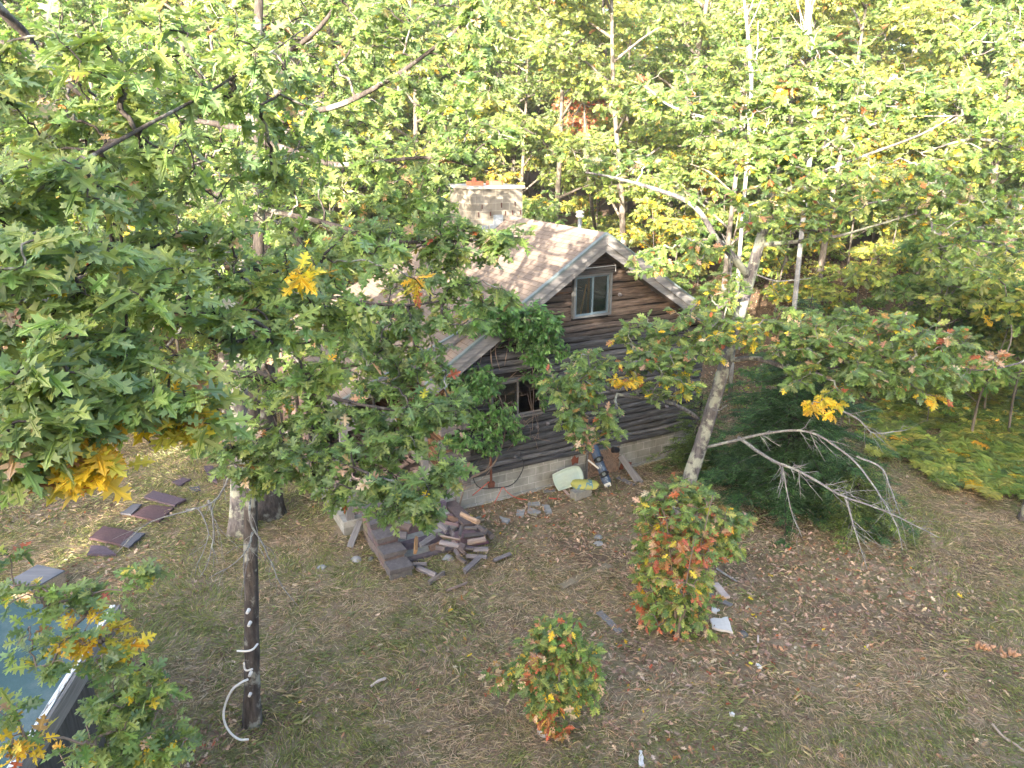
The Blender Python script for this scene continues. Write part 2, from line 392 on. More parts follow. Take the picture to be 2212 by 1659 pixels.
# ------------------------------------------------------------------ ground
def ground_sheet():
    xs = np.unique(np.concatenate([-np.geomspace(16, 170, 20)[::-1], np.arange(-16, 18, .2), np.geomspace(18, 170, 20)]))
    ys = np.unique(np.concatenate([-np.geomspace(1, 60, 12)[::-1], np.arange(0, 5, .5), np.arange(5, 26, .2), np.arange(26, 60, 1.), np.geomspace(60, 170, 12)]))
    X, Y = np.meshgrid(xs, ys); Z = hz(X, np.minimum(Y, 130)); V = np.stack([X, Y, Z], -1).reshape(-1, 3)
    nx = len(xs); i = np.arange(len(ys) - 1)[:, None] * nx + np.arange(nx - 1)[None]
    F = np.stack([i, i + 1, i + nx + 1, i + nx], -1).reshape(-1, 4)
    q = N('ground_surface'); v = q.coord()
    n1 = q.noise(v, .45, 5, .65); n2 = q.noise(v, 2.3, 6, .7); n3 = q.noise(v, 30, 5, .8); n4 = q.noise(q.coord((1, 1, 1)), 9, 4, .7)
    straw = q.ramp(n3, [(.3, (.15, .11, .072)), (.5, (.26, .20, .135)), (.7, (.36, .29, .20))])
    green = q.ramp(n3, [(.3, (.06, .062, .022)), (.7, (.18, .18, .07))])
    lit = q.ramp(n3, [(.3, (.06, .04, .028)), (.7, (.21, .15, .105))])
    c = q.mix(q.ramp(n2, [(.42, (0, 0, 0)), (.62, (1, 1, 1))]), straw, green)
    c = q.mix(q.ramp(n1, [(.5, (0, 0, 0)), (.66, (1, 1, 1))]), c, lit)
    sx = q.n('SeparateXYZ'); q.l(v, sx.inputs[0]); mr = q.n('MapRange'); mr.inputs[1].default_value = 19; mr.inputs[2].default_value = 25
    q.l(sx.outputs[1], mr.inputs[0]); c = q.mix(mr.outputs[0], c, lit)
    q.bump(n3, .7, .04); mb = MB(); mb.add(V, F)
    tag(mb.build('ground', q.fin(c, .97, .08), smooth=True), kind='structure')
ground_sheet()

# where dead leaves gather (x, y, radius, weight)
LITTER = [(ground(1300, 1085)[:2], 1.5, 1.7), (ground(1180, 1080)[:2], 1.2, 1.7), (ground(1060, 1115)[:2], .8, 1.3), (ground(1720, 1240)[:2], 2.2, 1.2), (ground(1560, 1330)[:2], 1.2, 1.2), (ground(1950, 1250)[:2], 1.2, .7),
          (ground(1290, 1170)[:2], 1.1, .8), (ground(1350, 1430)[:2], .9, .9), (ground(250, 1240)[:2], 1.2, .8), (ground(90, 1110)[:2], .8, 1.), (ground(430, 1600)[:2], .8, .8),
          (ground(1600, 1420)[:2], .9, .8), (ground(1420, 1340)[:2], .9, .9), (ground(2100, 1000)[:2], 1.6, .8), (ground(1000, 1420)[:2], 1.0, .5), (ground(1400, 1590)[:2], .8, .6), (ground(1100, 1110)[:2], 1.2, .8)]
def litter_w(x, y):
    w_ = np.zeros_like(x)
    for (c, r, k) in LITTER: w_ += k * np.exp(-((x - c[0]) ** 2 + (y - c[1]) ** 2) / (r * r))
    return w_
def in_house(x, y):
    dx, dy = x - GX, y - GY; a = dx * UX + dy * UY; b = -dx * UY + dy * UX
    return (a > -3.0) & (a < 6.9) & (b > -.02) & (b < 7)
G0 = np.array([-1.02, 14.56, 0.]); GX, GY = G0[0], G0[1]; UX, UY = math.sin(math.radians(62)), math.cos(math.radians(62))
def visible(x, y, m=1.5): return np.abs(x) < .74 * (y * .95 + 2.5) + m

def grass():
    n = 330000; y = R.uniform(5.2, 24, n) ; x = R.uniform(-1, 1, n) * (.72 * (y * .95 + 2.5) + 1.2)
    keep = visible(x, y) & ~in_house(x, y) & (R.uniform(0, 1, n) < np.clip(1.2 - 1.0 * np.clip(litter_w(x, y), 0, 1), 0, 1))
    x, y = x[keep], y[keep]; n = len(x)
    g = vnoise(x, y, .9, 11) * .6 + vnoise(x, y, 2.7, 12) * .4
    tuft = g > .55
    ang = vnoise(x, y, 1.3, 21) * 9 + R.normal(0, .9, n)
    L = R.uniform(.07, .19, n); lift = np.where(tuft, R.uniform(.35, 1.3, n), R.uniform(.02, .35, n))
    d = np.stack([np.cos(ang), np.sin(ang), lift], 1); d = norm(d); side = norm(np.cross(d, R.normal(0, .5, (n, 3)) + [0, 0, 1]))
    wd = R.uniform(.003, .0065, n)[:, None]
    p = np.stack([x, y, hz(x, y) + np.where(tuft, -.005, .004 + R.uniform(0, .03, n))], 1)
    mid = p + d * L[:, None] * .55 + side * 0 ; tip = p + d * L[:, None]; tip[:, 2] -= L * lift * .35
    V = np.stack([p - side * wd, p + side * wd, mid + side * wd * .8, tip, mid - side * wd * .8], 1)
    col = pal({'straw': 1}, n) * R.uniform(.7, 1.1, (n, 1)); gc = pal({'grass': 1}, n)
    gp = np.clip((g - .42) * 2.4 + .34 * np.clip(-x / 5, 0, 1) + .28 * np.clip((x - 6) / 4, 0, 1), .03, .75) ; gm = R.uniform(0, 1, n) < gp; col[gm] = gc[gm]
    F = (np.arange(n) * 5)[:, None] + np.array([[0, 1, 2, 3, 4]])
    mb = MB(); mb.add(V.reshape(-1, 3), F, np.repeat(col, 5, 0))
    # standing green tufts
    k = 620; ty = R.uniform(5.5, 20, k); tx = R.uniform(-1, 1, k) * (.72 * (ty * .95 + 2.5) + 1); ok = ~in_house(tx, ty) & (vnoise(tx, ty, .5, 31) > .45); tx, ty = tx[ok], ty[ok]
    m = 16; X = np.repeat(tx, m) + R.normal(0, .11, len(tx) * m); Y = np.repeat(ty, m) + R.normal(0, .11, len(tx) * m); n = len(X)
    az = R.uniform(0, 6.28, n); d = norm(np.stack([np.cos(az), np.sin(az), R.uniform(.4, 1.3, n)], 1)); L = R.uniform(.09, .22, n)[:, None]
    p = np.stack([X, Y, hz(X, Y) - .01], 1); s = norm(np.cross(d, [0, 0, 1])) * R.uniform(.003, .006, n)[:, None]
    mid = p + d * L * .6; tip = p + d * L + np.stack([np.cos(az), np.sin(az), -np.full(n, .6)], 1) * L * .3
    V = np.stack([p - s, p + s, mid + s * .8, tip, mid - s * .8], 1)
    mb.add(V.reshape(-1, 3), (np.arange(n) * 5)[:, None] + np.array([[0, 1, 2, 3, 4]]), np.repeat(pal({'grass': 3, 'straw': 1.6}, n), 5, 0))
    tag(mb.build('grass', m_leaf('grass_surface', .7, .25, .2)), 'dry straw coloured grass with greener tufts over the clearing', None, None, 'stuff')
grass()
def fallen():
    mb = MB()
    n = 130000; y = R.uniform(5.2, 34, n); x = R.uniform(-1, 1, n) * (.72 * (y * .95 + 2.5) + 1.2)
    w_ = litter_w(x, y) + .018 + np.clip((y - 18.5) / 3, 0, .8) + .10 * (vnoise(x, y, .7, 41) > .62)
    keep = (R.uniform(0, 1, n) < w_) & ~in_house(x, y); x, y = x[keep], y[keep]; n = len(x)
    az = R.uniform(0, 6.28, n); d = np.stack([np.cos(az), np.sin(az), R.normal(0, .3, n)], 1)
    nr = norm(np.stack([R.normal(0, .35, n), R.normal(0, .35, n), np.ones(n)], 1))
    add_leaves(mb, np.stack([x, y, hz(x, y) + R.uniform(.005, .03, n)], 1), d, nr, R.uniform(.06, .12, n), pal({'brown': 6, 'tan': 2.4, 'orange': .25, 'yellow': .08}, n), 'low', .5)
    tag(mb.build('leaf_litter', M_DRY), 'brown and tan fallen leaves scattered over the ground', None, None, 'stuff')
fallen()

# ------------------------------------------------------------------ the cabin (local frame: x along the gable, y into the house)
HR = math.radians(28)
cabin = empty('log_cabin', G0, HR, 'weathered dark log cabin with brown shingled gable roof on a concrete block base', 'cabin')
AP, ZR, SL = 3.2, 6.05, .645
def rz_(a): return ZR - SL * abs(a - AP)
def logs(mb, a0, a1, z, h, axis='x', off=0., tone=1.0, depth=.11, flip=-1, warm=None):
    """one half round log; bulges toward flip side"""
    L = a1 - a0; n = max(2, int(L / .22)) + 1; A = np.linspace(a0, a1, n); k = 7
    ph = R.uniform(0, 99); wob = .014 * (np.sin(A * 2.1 + ph) + .6 * np.sin(A * 5.3 + ph * 2)) + R.normal(0, .003, n)
    th = np.linspace(-math.pi / 2, math.pi / 2, k); V = []
    for i, a in enumerate(A):
        hh = h * .5 * (1.05 + .04 * math.sin(a * 3 + ph)); e = .8 if i in (0, n - 1) else 1
        for t in th:
            o = off + flip * (depth * math.cos(t) ** .6 * e + wob[i]); zz = z + h / 2 + math.sin(t) * hh + wob[i]
            V.append([a, o, zz] if axis == 'x' else [o, a, zz])
        V.append([a, off, z + h / 2] if axis == 'x' else [off, a, z + h / 2])
    kk = k + 1; F = []
    for i in range(n - 1):
        for j in range(k - 1): F.append([i*kk+j, (i+1)*kk+j, (i+1)*kk+j+1, i*kk+j+1])
    F.append([j for j in range(kk)]); F.append([(n-1)*kk+j for j in range(kk-1, -1, -1)])
    c = (warm or (1, 1, 1)); c = tuple(x * tone for x in c); mb.add(V, F, c)
W1 = (2.66, 3.70, 4.12, 5.10); W2 = (.55, 1.95, 1.98, 2.92)   # windows a0,a1,z0,z1 (outer frame)
def cabin_build():
    mb = MB(); mbu = MB(); z = .70; i = 0
    while z < 5.85:
        h = .160 * R.uniform(.8, 1.22) if z < 3.4 else .15 * R.uniform(.72, 1.28)
        zt = z + h
        lim = (ZR - .14 - zt) / SL; aL = max(-.30, AP - lim); aR = min(6.72, AP + lim)
        if aR - aL < .3: break
        spans = [(aL, aR)]
        for w_ in (W1, W2):
            if zt > w_[2] + .02 and z < w_[3] - .02:
                sp = []
                for s in spans: sp += [(s[0], w_[0]), (w_[1], s[1])] if s[0] < w_[0] < s[1] else [s]
                spans = sp
        out = []
        for s in spans:
            if s[1] - s[0] > 2.5 and R.uniform() < .75:
                j = R.uniform(s[0] + .8, s[1] - .8); out += [(s[0], j - .006), (j + .006, s[1])]
            else: out.append(s)
        for s in out:
            t = R.choice([.7, .85, 1., 1.15, 1.4]) * R.uniform(.85, 1.15); up_ = np.clip((z - 3.4) / .6, 0, 1)
            wc = (t * (1 + .45 * up_), t * (1 + .13 * up_), t * (1 - .10 * up_))
            logs(mb if z < 3.55 else mbu, s[0], s[1], z + .004, h - .014, 'x', R.uniform(-.012, .012), 1.0, .072 if z < 3.4 else .035, warm=wc)
        z = zt; i += 1
    # knots
    for a, zz in ((3.35, 3.28), (3.75, 3.36), (4.2, 3.3), (1.75, 1.66), (2.05, 1.68), (4.9, 4.6), (3.95, 4.55), (5.6, 1.5), (1.2, 1.0), (4.6, 3.9)):
        mb.tube([[a, -.06, zz], [a + .02, -.115, zz + .01]], [.05, .032], 8, (2.3, 2.2, 2.2))
    mb.build('log_wall', M_LOGG, cabin); mbu.build('gable_logs', M_LOG, cabin)
    # backing behind the logs (gable shaped, with window holes)
    mb = MB(); T = .14
    for (a0, a1, z0, z1) in ((-.28, .55, .68, 3.6), (1.95, 6.7, .68, 3.6), (.55, 1.95, .68, 1.98), (.55, 1.95, 2.92, 3.6)):
        mb.box((a0, .002, z0), (a1, T, z1))
    for side in (0, 1):
        p = [(-.2, 3.602), (W1[0], 3.602), (W1[0], rz_(W1[0]) - .2), (-.2 + .0, rz_(-.2) - .2)] if side == 0 else [(W1[1], 3.602), (6.6, 3.602), (6.6, rz_(6.6) - .2), (W1[1], rz_(W1[1]) - .2)]
        mb.prism(p, .002, T)
    mb.box((W1[0] + .001, .002, 3.602), (W1[1] - .001, T, W1[2])); mb.prism([(W1[0] + .001, W1[3]), (W1[1] - .001, W1[3]), (W1[1] - .001, rz_(W1[1]) - .2), (AP, ZR - .2), (W1[0] + .001, rz_(W1[0]) - .2)], .002, T)
    mb.box((6.56, T + .002, .68), (6.7, 6.6, 3.55)); mb.prism([(-.1, .68), (6.55, .68), (6.55, rz_(6.55) - .2), (AP, ZR - .2), (-.1, rz_(-.1) - .2)], 6.45, 6.6)
    mb.box((-.1, T + .01, 3.42), (6.5, 6.4, 3.5))
    mb.build('wall_core', m_plain('dark_wood', (.015, .012, .011), .9), cabin)
    # side wall inside the porch: rotten logs
    mb = MB(); z = .5
    while z < 3.3:
        h = .165 * R.uniform(.9, 1.1); logs(mb, .35, 6.4, z, h, 'y', -.16, R.uniform(.6, 1.5), .10); z += h
    mb.box((-.14, .3, .4), (-.1, 6.4, 3.4), (.5, .4, .4))
    mb.build('porch_log_wall', M_LOGY, cabin)
    # crossed log ends at the corner
    mb = MB()
    for k in range(9):
        z = .74 + k * .165
        if k % 2 == 0: mb.box((-.26, -.34 - R.uniform(0, .06), z), (-.06, .25, z + .155), (1.2, 1.15, 1.15), None, .015)
        else: mb.box((-.58 - R.uniform(0, .1), -.09, z - .01), (-.22, .10, z + .15), (2.1, 2.1, 2.2), None, .015)
    mb.build('log_end', M_LOG, cabin)
    # foundation
    mb = MB(); mb.box((-.3, .0, -.3), (6.72, .2, .685)); mb.box((6.52, .2, -.3), (6.72, 6.6, .685)); mb.box((-.3, .2, -.3), (-.1, 6.6, .5)); mb.box((-.1, 6.4, -.3), (6.52, 6.6, .685))
    mb.box((-.34, -.07, -.3), (6.74, -.001, .05), (1, 1, 1)); mb.build('block_foundation', M_CMU, cabin)
    mb = MB(); mb.box((-2.85, .0, -.35), (-.302, .2, .34)); mb.box((-2.85, .2, -.35), (-2.65, 6.5, .335)); mb.box((-2.95, -.1, -.35), (-2.6, -.002, .0))
    mb.build('porch_foundation', M_CMUY, cabin)
    mb = MB(); mb.box((-2.65, .2, .0), (-.3, 6.5, .2)); mb.build('porch_floor', m_plain('porch_floor_wood', (.14, .11, .095), .9), cabin)
    # porch frame
    mb = MB(); mb.box((-2.76, .03, .34), (-2.60, .17, 2.60)); mb.build('post', M_GREYZ, cabin)
    mb = MB(); mb.box((-1.05, .0, .34), (-.90, .06, 2.42)); o = mb.build('post', M_GREYZ, cabin)
    mb = MB(); mb.box((-2.78, .02, 2.36), (-.32, .19, 2.56), jit=.01); mb.build('beam', M_GREYW, cabin)
    mb = MB(); mb.box((-2.83, 2.55, .35), (-2.79, 6.4, 2.9)); mb.box((-2.78, 6.3, .2), (-.2, 6.36, 3.2)); mb.build('felt_wall', m_plain('brown_felt', (.135, .095, .085), .95, .2, 60), cabin)
    for b in (2.5, 3.75, 5.0, 6.35):
        mb = MB(); mb.box((-2.90, b - .06, .3), (-2.82, b + .06, 2.9)); mb.build('wall_batten', m_plain('black_batten', (.035, .03, .03), .9), cabin)
    # roof
    def slab(name, pts, th, mat, uvo=0.):
        """pts: 4 corners, top surface a,b,z ordered ridge0, ridge1, eave1, eave0"""
        P = np.array(pts, float); m = bpy.data.meshes.new(name)
        nn = np.cross(P[1] - P[0], P[3] - P[0]); nn /= np.linalg.norm(nn)
        if nn[2] < 0: nn = -nn
        nu, nv = 24, 18; V = []
        for j in range(nv + 1):
            for i in range(nu + 1):
                s, t = i / nu, j / nv; q = P[0] * (1-s)*(1-t) + P[1] * s*(1-t) + P[2] * s*t + P[3] * (1-s)*t
                sag = -.03 * math.sin(s * math.pi) * math.sin(t * 3.1) + .006 * math.sin(i * 2.3 + j) if 0 < i < nu and 0 < j < nv else 0
                V.append(q + nn * sag)
        F = [[j*(nu+1)+i, j*(nu+1)+i+1, (j+1)*(nu+1)+i+1, (j+1)*(nu+1)+i] for j in range(nv) for i in range(nu)]
        k = len(V); V += [p - nn * th for p in P]
        c = [0, nu, (nv+1)*(nu+1)-1, nv*(nu+1)]
        F += [[k, k+1, k+2, k+3]] + [[c[i], c[(i+1) % 4], k+(i+1) % 4, k+i] for i in range(4)]
        m.from_pydata([tuple(v) for v in V], [], F); m.update(); uv = m.uv_layers.new(name='UVMap'); L = np.linalg.norm(P[3] - P[0])
        for lp in m.loops:
            v = np.array(m.vertices[lp.vertex_index].co); t = np.dot(v - P[0], (P[3] - P[0]) / L)
            uv.data[lp.index].uv = (v[1], t + uvo)
        m.materials.append(mat); o = bpy.data.objects.new(name, m); COL.objects.link(o); o.parent = cabin; return o
    F0, F1 = -.50, 6.95
    EL, ER = -1.13, 7.53
    rf = slab('roof', [(AP, F0, ZR), (AP, F1, ZR), (EL, F1, rz_(EL)), (EL, F0, rz_(EL))], .10, M_SHING)
    slab('roof', [(AP + .002, F0, ZR - .001), (AP + .002, F1, ZR - .001), (ER, F1, rz_(ER)), (ER, F0, rz_(ER))], .10, M_SHING)
    slab('porch_roof', [(.75, .0, rz_(.75) + .03), (.75, 6.9, rz_(.75) + .03), (-2.75, 6.9, 3.02), (-2.75, .0, 3.02)], .06, M_SHING, .07)
    mb = MB(); c_ = 9   # ridge cap
    for k in range(24):
        b0 = F0 - .01 + k * .31; z0 = ZR + .012 + (k % 2) * .003
        mb.add([[AP - .15, b0, z0 - .097], [AP, b0, z0], [AP + .15, b0, z0 - .097], [AP + .15, b0 + .325, z0 - .105], [AP, b0 + .325, z0 - .008], [AP - .15, b0 + .325, z0 - .105]], [[0, 1, 4, 5], [1, 2, 3, 4]], (1, 1, 1))
    mb.build('ridge_cap', m_plain('ridge_shingle', (.205, .165, .138), .95, .15, 30), cabin)
    # barge boards, two on each slope, with a metal edge
    def barge(a0, a1, f, top, h, y0, y1, mat, name):
        mb = MB(); z0, z1 = f(a0) + top, f(a1) + top
        mb.prism([(a0, z0), (a1, z1), (a1, z1 - h), (a0, z0 - h)], y0, y1); return mb.build(name, mat, cabin)
    q = m_wood('barge_wood', (.12, .117, .12), (.24, .23, .23), None, 0, .8)
    for s, e in ((-1, EL), (1, ER)):
        barge(AP + .001 * s, e, rz_, -.03, .21, F0 - .055, F0 - .02, q, 'barge_board')
        barge(AP + .001 * s, e, rz_, -.19, .22, F0 - .015, F0 + .025, q, 'barge_board')
        barge(AP + .001 * s, e - .02 * s, rz_, .012, .05, F0 - .07, F0 + .03, m_plain('drip_edge_metal', (.10, .125, .13), .4), 'drip_edge')
        barge(AP + .001 * s, e, rz_, -.34, .03, F0 + .03, -.01, m_plain('soffit_wood', (.10, .075, .06), .9), 'soffit')
    f2 = lambda a: 3.02 + (rz_(.75) + .03 - 3.02) * (a + 2.75) / 3.5
    barge(.6, -2.75, f2, .012, .03, -.06, .02, bpy.data.materials['drip_edge_metal'], 'drip_edge')
    barge(.6, -2.75, f2, -.01, .17, -.045, -.005, M_GREYW, 'fascia')
    barge(.6, -2.75, f2, -.17, .12, -.005, .03, M_GREYW, 'fascia')
    mb = MB(); mb.box((-2.80, .03, 2.70), (-2.755, 6.85, 2.96)); mb.build('eave_board', M_GREYZ, cabin)
    # windows
    def window(w_, name, frame, sash, head, open_=False):
        a0, a1, z0, z1 = w_; f = .05; mb = MB(); y0, y1 = -.125, .06
        mb.box((a0, y0, z0), (a0 + f, y1, z1)); mb.box((a1 - f, y0, z0), (a1, y1, z1))
        mb.box((a0 + f, y0, z0), (a1 - f, y1, z0 + f * .8)); mb.box((a0 + f, y0, z1 - f * .8), (a1 - f, y1, z1))
        fr = mb.build(name, frame, cabin)
        if head:
            mb = MB(); mb.box((a0 - .04, y0 - .02, z1 + .003), (a1 + .04, -.01, z1 + .14), jit=.01); mb.build('lintel', M_LOG, fr)
            mb = MB(); mb.tube([[a0 - .05, y0 - .02, z1 + .14], [a0 + .4, y0 - .03, z1 + .155], [a1 + .05, y0 - .02, z1 + .16], [a1 + .055, y0 - .02, z1 + .02]], .010, 6); mb.build('flashing', m_plain('white_flashing', (.6, .62, .66), .5), fr)
        am = (a0 + a1) / 2; g = .045; z0_, z1_ = z0 + f * .8, z1 - f * .8
        for k, (s0, s1, yy) in enumerate(((a0 + f, am + .03, -.09), (am - .03, a1 - f, -.05))):
            mb = MB(); mb.box((s0, yy, z0_), (s0 + g, yy + .03, z1_)); mb.box((s1 - g, yy, z0_), (s1, yy + .03, z1_)); mb.box((s0 + g, yy, z0_), (s1 - g, yy + .03, z0_ + g)); mb.box((s0 + g, yy, z1_ - g), (s1 - g, yy + .03, z1_))
            sa = mb.build('sash', sash, fr)
            if not (open_ and k == 1):
                mb = MB(); mb.box((s0 + g, yy + .012, z0_ + g), (s1 - g, yy + .018, z1_ - g)); mb.build('pane', GLASS, fr)
        return fr
    q = N('window_glass'); tr = q.n('BsdfTransparent'); tr.inputs[0].default_value = (.75, .8, .8, 1); gl = q.n('BsdfGlossy'); gl.inputs['Roughness'].default_value = .05
    fz = q.n('Fresnel'); fz.inputs[0].default_value = 1.6; mx = q.n('MixShader'); q.l(fz.outputs[0], mx.inputs[0]); q.l(tr.outputs[0], mx.inputs[1]); q.l(gl.outputs[0], mx.inputs[2]); q.l(mx.outputs[0], q.out.inputs[0]); GLASS = q.m
    fm = m_plain('window_frame_paint', (.15, .155, .16), .6); sm = m_plain('window_sash_paint', (.12, .17, .21), .5)
    w1 = window(W1, 'window', fm, sm, True); w2 = window(W2, 'window', M_GREYW, M_GREYW, False, True)
    mb = MB(); mb.box((3.44, .4, 3.5), (3.54, .5, 5.2)); mb.tube([[3.2, .45, 3.9], [3.4, .5, 4.75]], .02, 4); mb.build('stud', m_plain('raw_stud', (.55, .24, .08), .8), cabin)
    # plywood hatch in the foundation
    q = N('plywood_face'); wv = q.n('TexNoise'); wv.inputs['Scale'].default_value = 1.7; wv.inputs['Detail'].default_value = 1.5; wv.inputs['Distortion'].default_value = .7; q.l(q.coord((2.2, 1, 1)), wv.inputs['Vector'])
    mth = q.n('Math'); mth.operation = 'MULTIPLY'; mth.inputs[1].default_value = 90; q.l(wv.outputs['Fac'], mth.inputs[0]); sn = q.n('Math'); sn.operation = 'SINE'; q.l(mth.outputs[0], sn.inputs[0])
    mr = q.n('MapRange'); mr.inputs[1].default_value = -1; q.l(sn.outputs[0], mr.inputs[0])
    PLY = q.fin(q.mix(q.noise(q.coord(), 3, 3), q.ramp(mr.outputs[0], [(.3, (.075, .035, .02)), (.6, (.30, .17, .10))]), (.24, .18, .14), 'MIX'), .9, .2)
    mb = MB(); mb.box((3.20, -.10, .02), (4.16, -.075, .72)); mb.build('plywood_hatch', PLY, cabin)
    mb = MB(); mb.box((3.18, -.112, .0), (3.215, -.07, .70)); mb.box((3.18, -.112, .702), (4.18, -.07, .735)); mb.build('hatch_trim', M_GREYW, cabin)
    # rusty pipe on the wall
    mb = MB(); mb.tube([[.52, -.17, 1.42], [.53, -.17, .42]], .03, 8); mb.tube([[.52, -.17, 1.40], [.42, -.15, 1.42]], .022, 8); mb.box((.46, -.2, .42), (.60, -.13, .56), jit=.02)
    mb.build('downpipe', m_plain('rusted_iron', (.115, .045, .03), .9, .3, 20), cabin)
    # rust stain plates
    RP = m_plain('rust_patch_paint', (.16, .045, .025), .9, .3, 25); mb = MB(); mb.add([[2.78, -.012, .58], [2.82, -.012, .42], [2.9, -.012, .47], [2.99, -.012, .44], [3.0, -.012, .62], [2.93, -.012, .60], [2.88, -.012, .68]], [[0, 1, 2, 3, 4, 5, 6]])
    mb.build('rust_patch', RP, cabin)
    for dx in (4.18, 4.42): mb = MB(); mb.add([[dx, -.09, .04], [dx + .14, -.09, .02], [dx + .16, -.09, .16], [dx + .05, -.09, .20]], [[0, 1, 2, 3]]); mb.build('rust_patch', RP, cabin)
    # chimney
    mb = MB(); mb.box((2.08, 4.0, 4.6), (3.60, 5.4, 6.76)); chim = mb.build('chimney', M_CMUC, cabin)
    mb = MB(); mb.box((2.03, 3.95, 6.765), (3.65, 5.45, 6.84), jit=.008); mb.build('cap_slab', m_plain('chimney_cap_concrete', (.33, .31, .27), .9), chim)
    for a in (2.22, 2.80):
        mb = MB(); mb.box((a, 4.25, 6.84), (a + .34, 4.6, 6.95)); mb.build('flue_tile', m_plain('flue_clay_%d' % int(a * 10), (.50, .17, .085), .85), chim)
    mb = MB(); mb.tube([[2.36, 4.4, 6.94], [2.36, 4.42, 7.04]], [.07, .04], 7); mb.build('flue_shard', m_plain('flue_shard_clay', (.5, .13, .07), .85), chim)
    TIE = m_plain('rusted_tie', (.06, .022, .018), .9)
    for a, z in ((2.38, 6.26), (2.95, 6.28), (3.36, 6.30), (2.27, 6.06), (2.62, 6.07), (3.06, 6.07), (3.28, 6.08), (3.52, 6.08)):
        mb = MB(); mb.box((a, 3.97, z), (a + .016, 4.0, z + .12), jit=.006); mb.build('wall_tie', TIE, chim)
    mb = MB()
    for a, wd, z0, z1 in ((2.72, .28, 5.75, 6.10), (2.35, .2, 5.6, 5.84), (2.60, .14, 5.6, 5.86)): mb.box((a, 3.975, z0), (a + wd, 3.995, z1), jit=.01)
    mb.build('lead_flashing', m_plain('lead_metal', (.22, .25, .28), .5, .3, 15), chim)
    mb = MB(); mb.tube([[4.15, 2.0, 5.2], [4.15, 2.0, 6.16]], .048, 12); pp = mb.build('vent_pipe', m_plain('galvanised_pipe', (.12, .14, .16), .4), cabin, True)
    mb = MB(); mb.tube([[4.15, 2.0, z] for z in (6.13, 6.135, 6.19, 6.20, 6.235, 6.24, 6.275, 6.30)], [.05, .10, .105, .07, .07, .11, .09, .03], 16); mb.build('vent_cap', m_plain('vent_cap_metal', (.42, .43, .42), .4), pp, True)
    # moss, twigs and dead leaves lying on the low porch roof
    mb = MB(); n = 900; A = R.uniform(-2.6, .6, n); B = R.uniform(.1, 6.7, n); k = vnoise(A, B, 1.6, 77) > .5; A, B = A[k], B[k]; n = len(A)
    add_leaves(mb, np.stack([A, B, f2(A) + .015 + R.uniform(0, .02, n)], 1), R.normal(0, 1, (n, 3)) * [1, 1, .2], R.normal(0, .25, (n, 3)) + [0, 0, 1], R.uniform(.06, .12, n), pal({'brown': 3, 'tan': 1}, n), 'low', .5)
    o = mb.build('roof_litter', M_DRY, cabin); o["kind"] = 'stuff'
    mb = MB(); n = 90; A = R.uniform(-2.5, .5, n); B = R.uniform(.15, 5, n)
    for a, b in zip(A, B):
        r = R.uniform(.05, .16); k = 9; t = np.arange(k) * 2 * np.pi / k; rr = r * R.uniform(.6, 1.2, k)
        V = [[a + math.cos(x) * q_, b + math.sin(x) * q_ * .7, f2(a + math.cos(x) * q_) + .004] for x, q_ in zip(t, rr)] + [[a, b, f2(a) + .05]]
        mb.add(V, [[i, (i + 1) % k, k] for i in range(k)])
    o = mb.build('roof_moss', m_plain('moss_surface', (.12, .12, .03), .95, .4, 30), cabin); o["kind"] = 'stuff'
cabin_build()
def HL(a, b, z=0.):  # cabin frame to world
    return np.array([GX + a * UX - b * UY, GY + a * UY + b * UX, z])

# ------------------------------------------------------------------ things round the cabin
def at(px, py, z):            # point where a pixel's ray meets the level z
    r = ray(px, py); return np.array([0, 0, CH]) + r * ((z - CH) / r[2])
def onwall(px, py, b):        # point on a plane parallel to the gable, b metres behind it
    n = np.array([-UY, UX, 0]); r = ray(px, py); o = np.array([0, 0, CH])
    return o + r * (np.dot(G0 + b * n - o, n) / np.dot(r, n))
def WY(px, py, Y):
    r = ray(px, py); return np.array([0, 0, CH]) + r * (Y / r[1])
def basis(p0, p1, up=(0, 0, 1)):
    x = Vector(p1) - Vector(p0); L = x.length; x.normalize(); u = Vector(up); y = u.cross(x).normalized(); z = x.cross(y)
    M = Matrix((x, y, z)).transposed().to_4x4(); M.translation = Vector(p0); return M, L
def place(o, M): o.matrix_world = M; return o
def plank(name, p0, p1, wd, th, mat, label, cat, group=None, up=(0, 0, 1), taper=0):
    M, L = basis(p0, p1, up); mb = MB(); n = 6
    xs = np.linspace(0, L, n); V = []
    for i, x in enumerate(xs):
        k = 1 - taper * x / L; j = R.uniform(-.004, .004, 2); b_ = .008 * math.sin(i * 1.3)
        V += [[x, -wd / 2 * k + j[0], b_], [x, wd / 2 * k + j[1], b_], [x, wd / 2 * k + j[1], th + b_], [x, -wd / 2 * k + j[0], th + b_]]
    F = [[0, 1, 2, 3][::-1], [4 * (n - 1) + q for q in range(4)]] + [[4*i + q, 4*i + (q + 1) % 4, 4*(i+1) + (q + 1) % 4, 4*(i+1) + q] for i in range(n - 1) for q in range(4)]
    mb.add(V, F); o = mb.build(name, mat); place(o, M); return tag(o, label, cat, group)
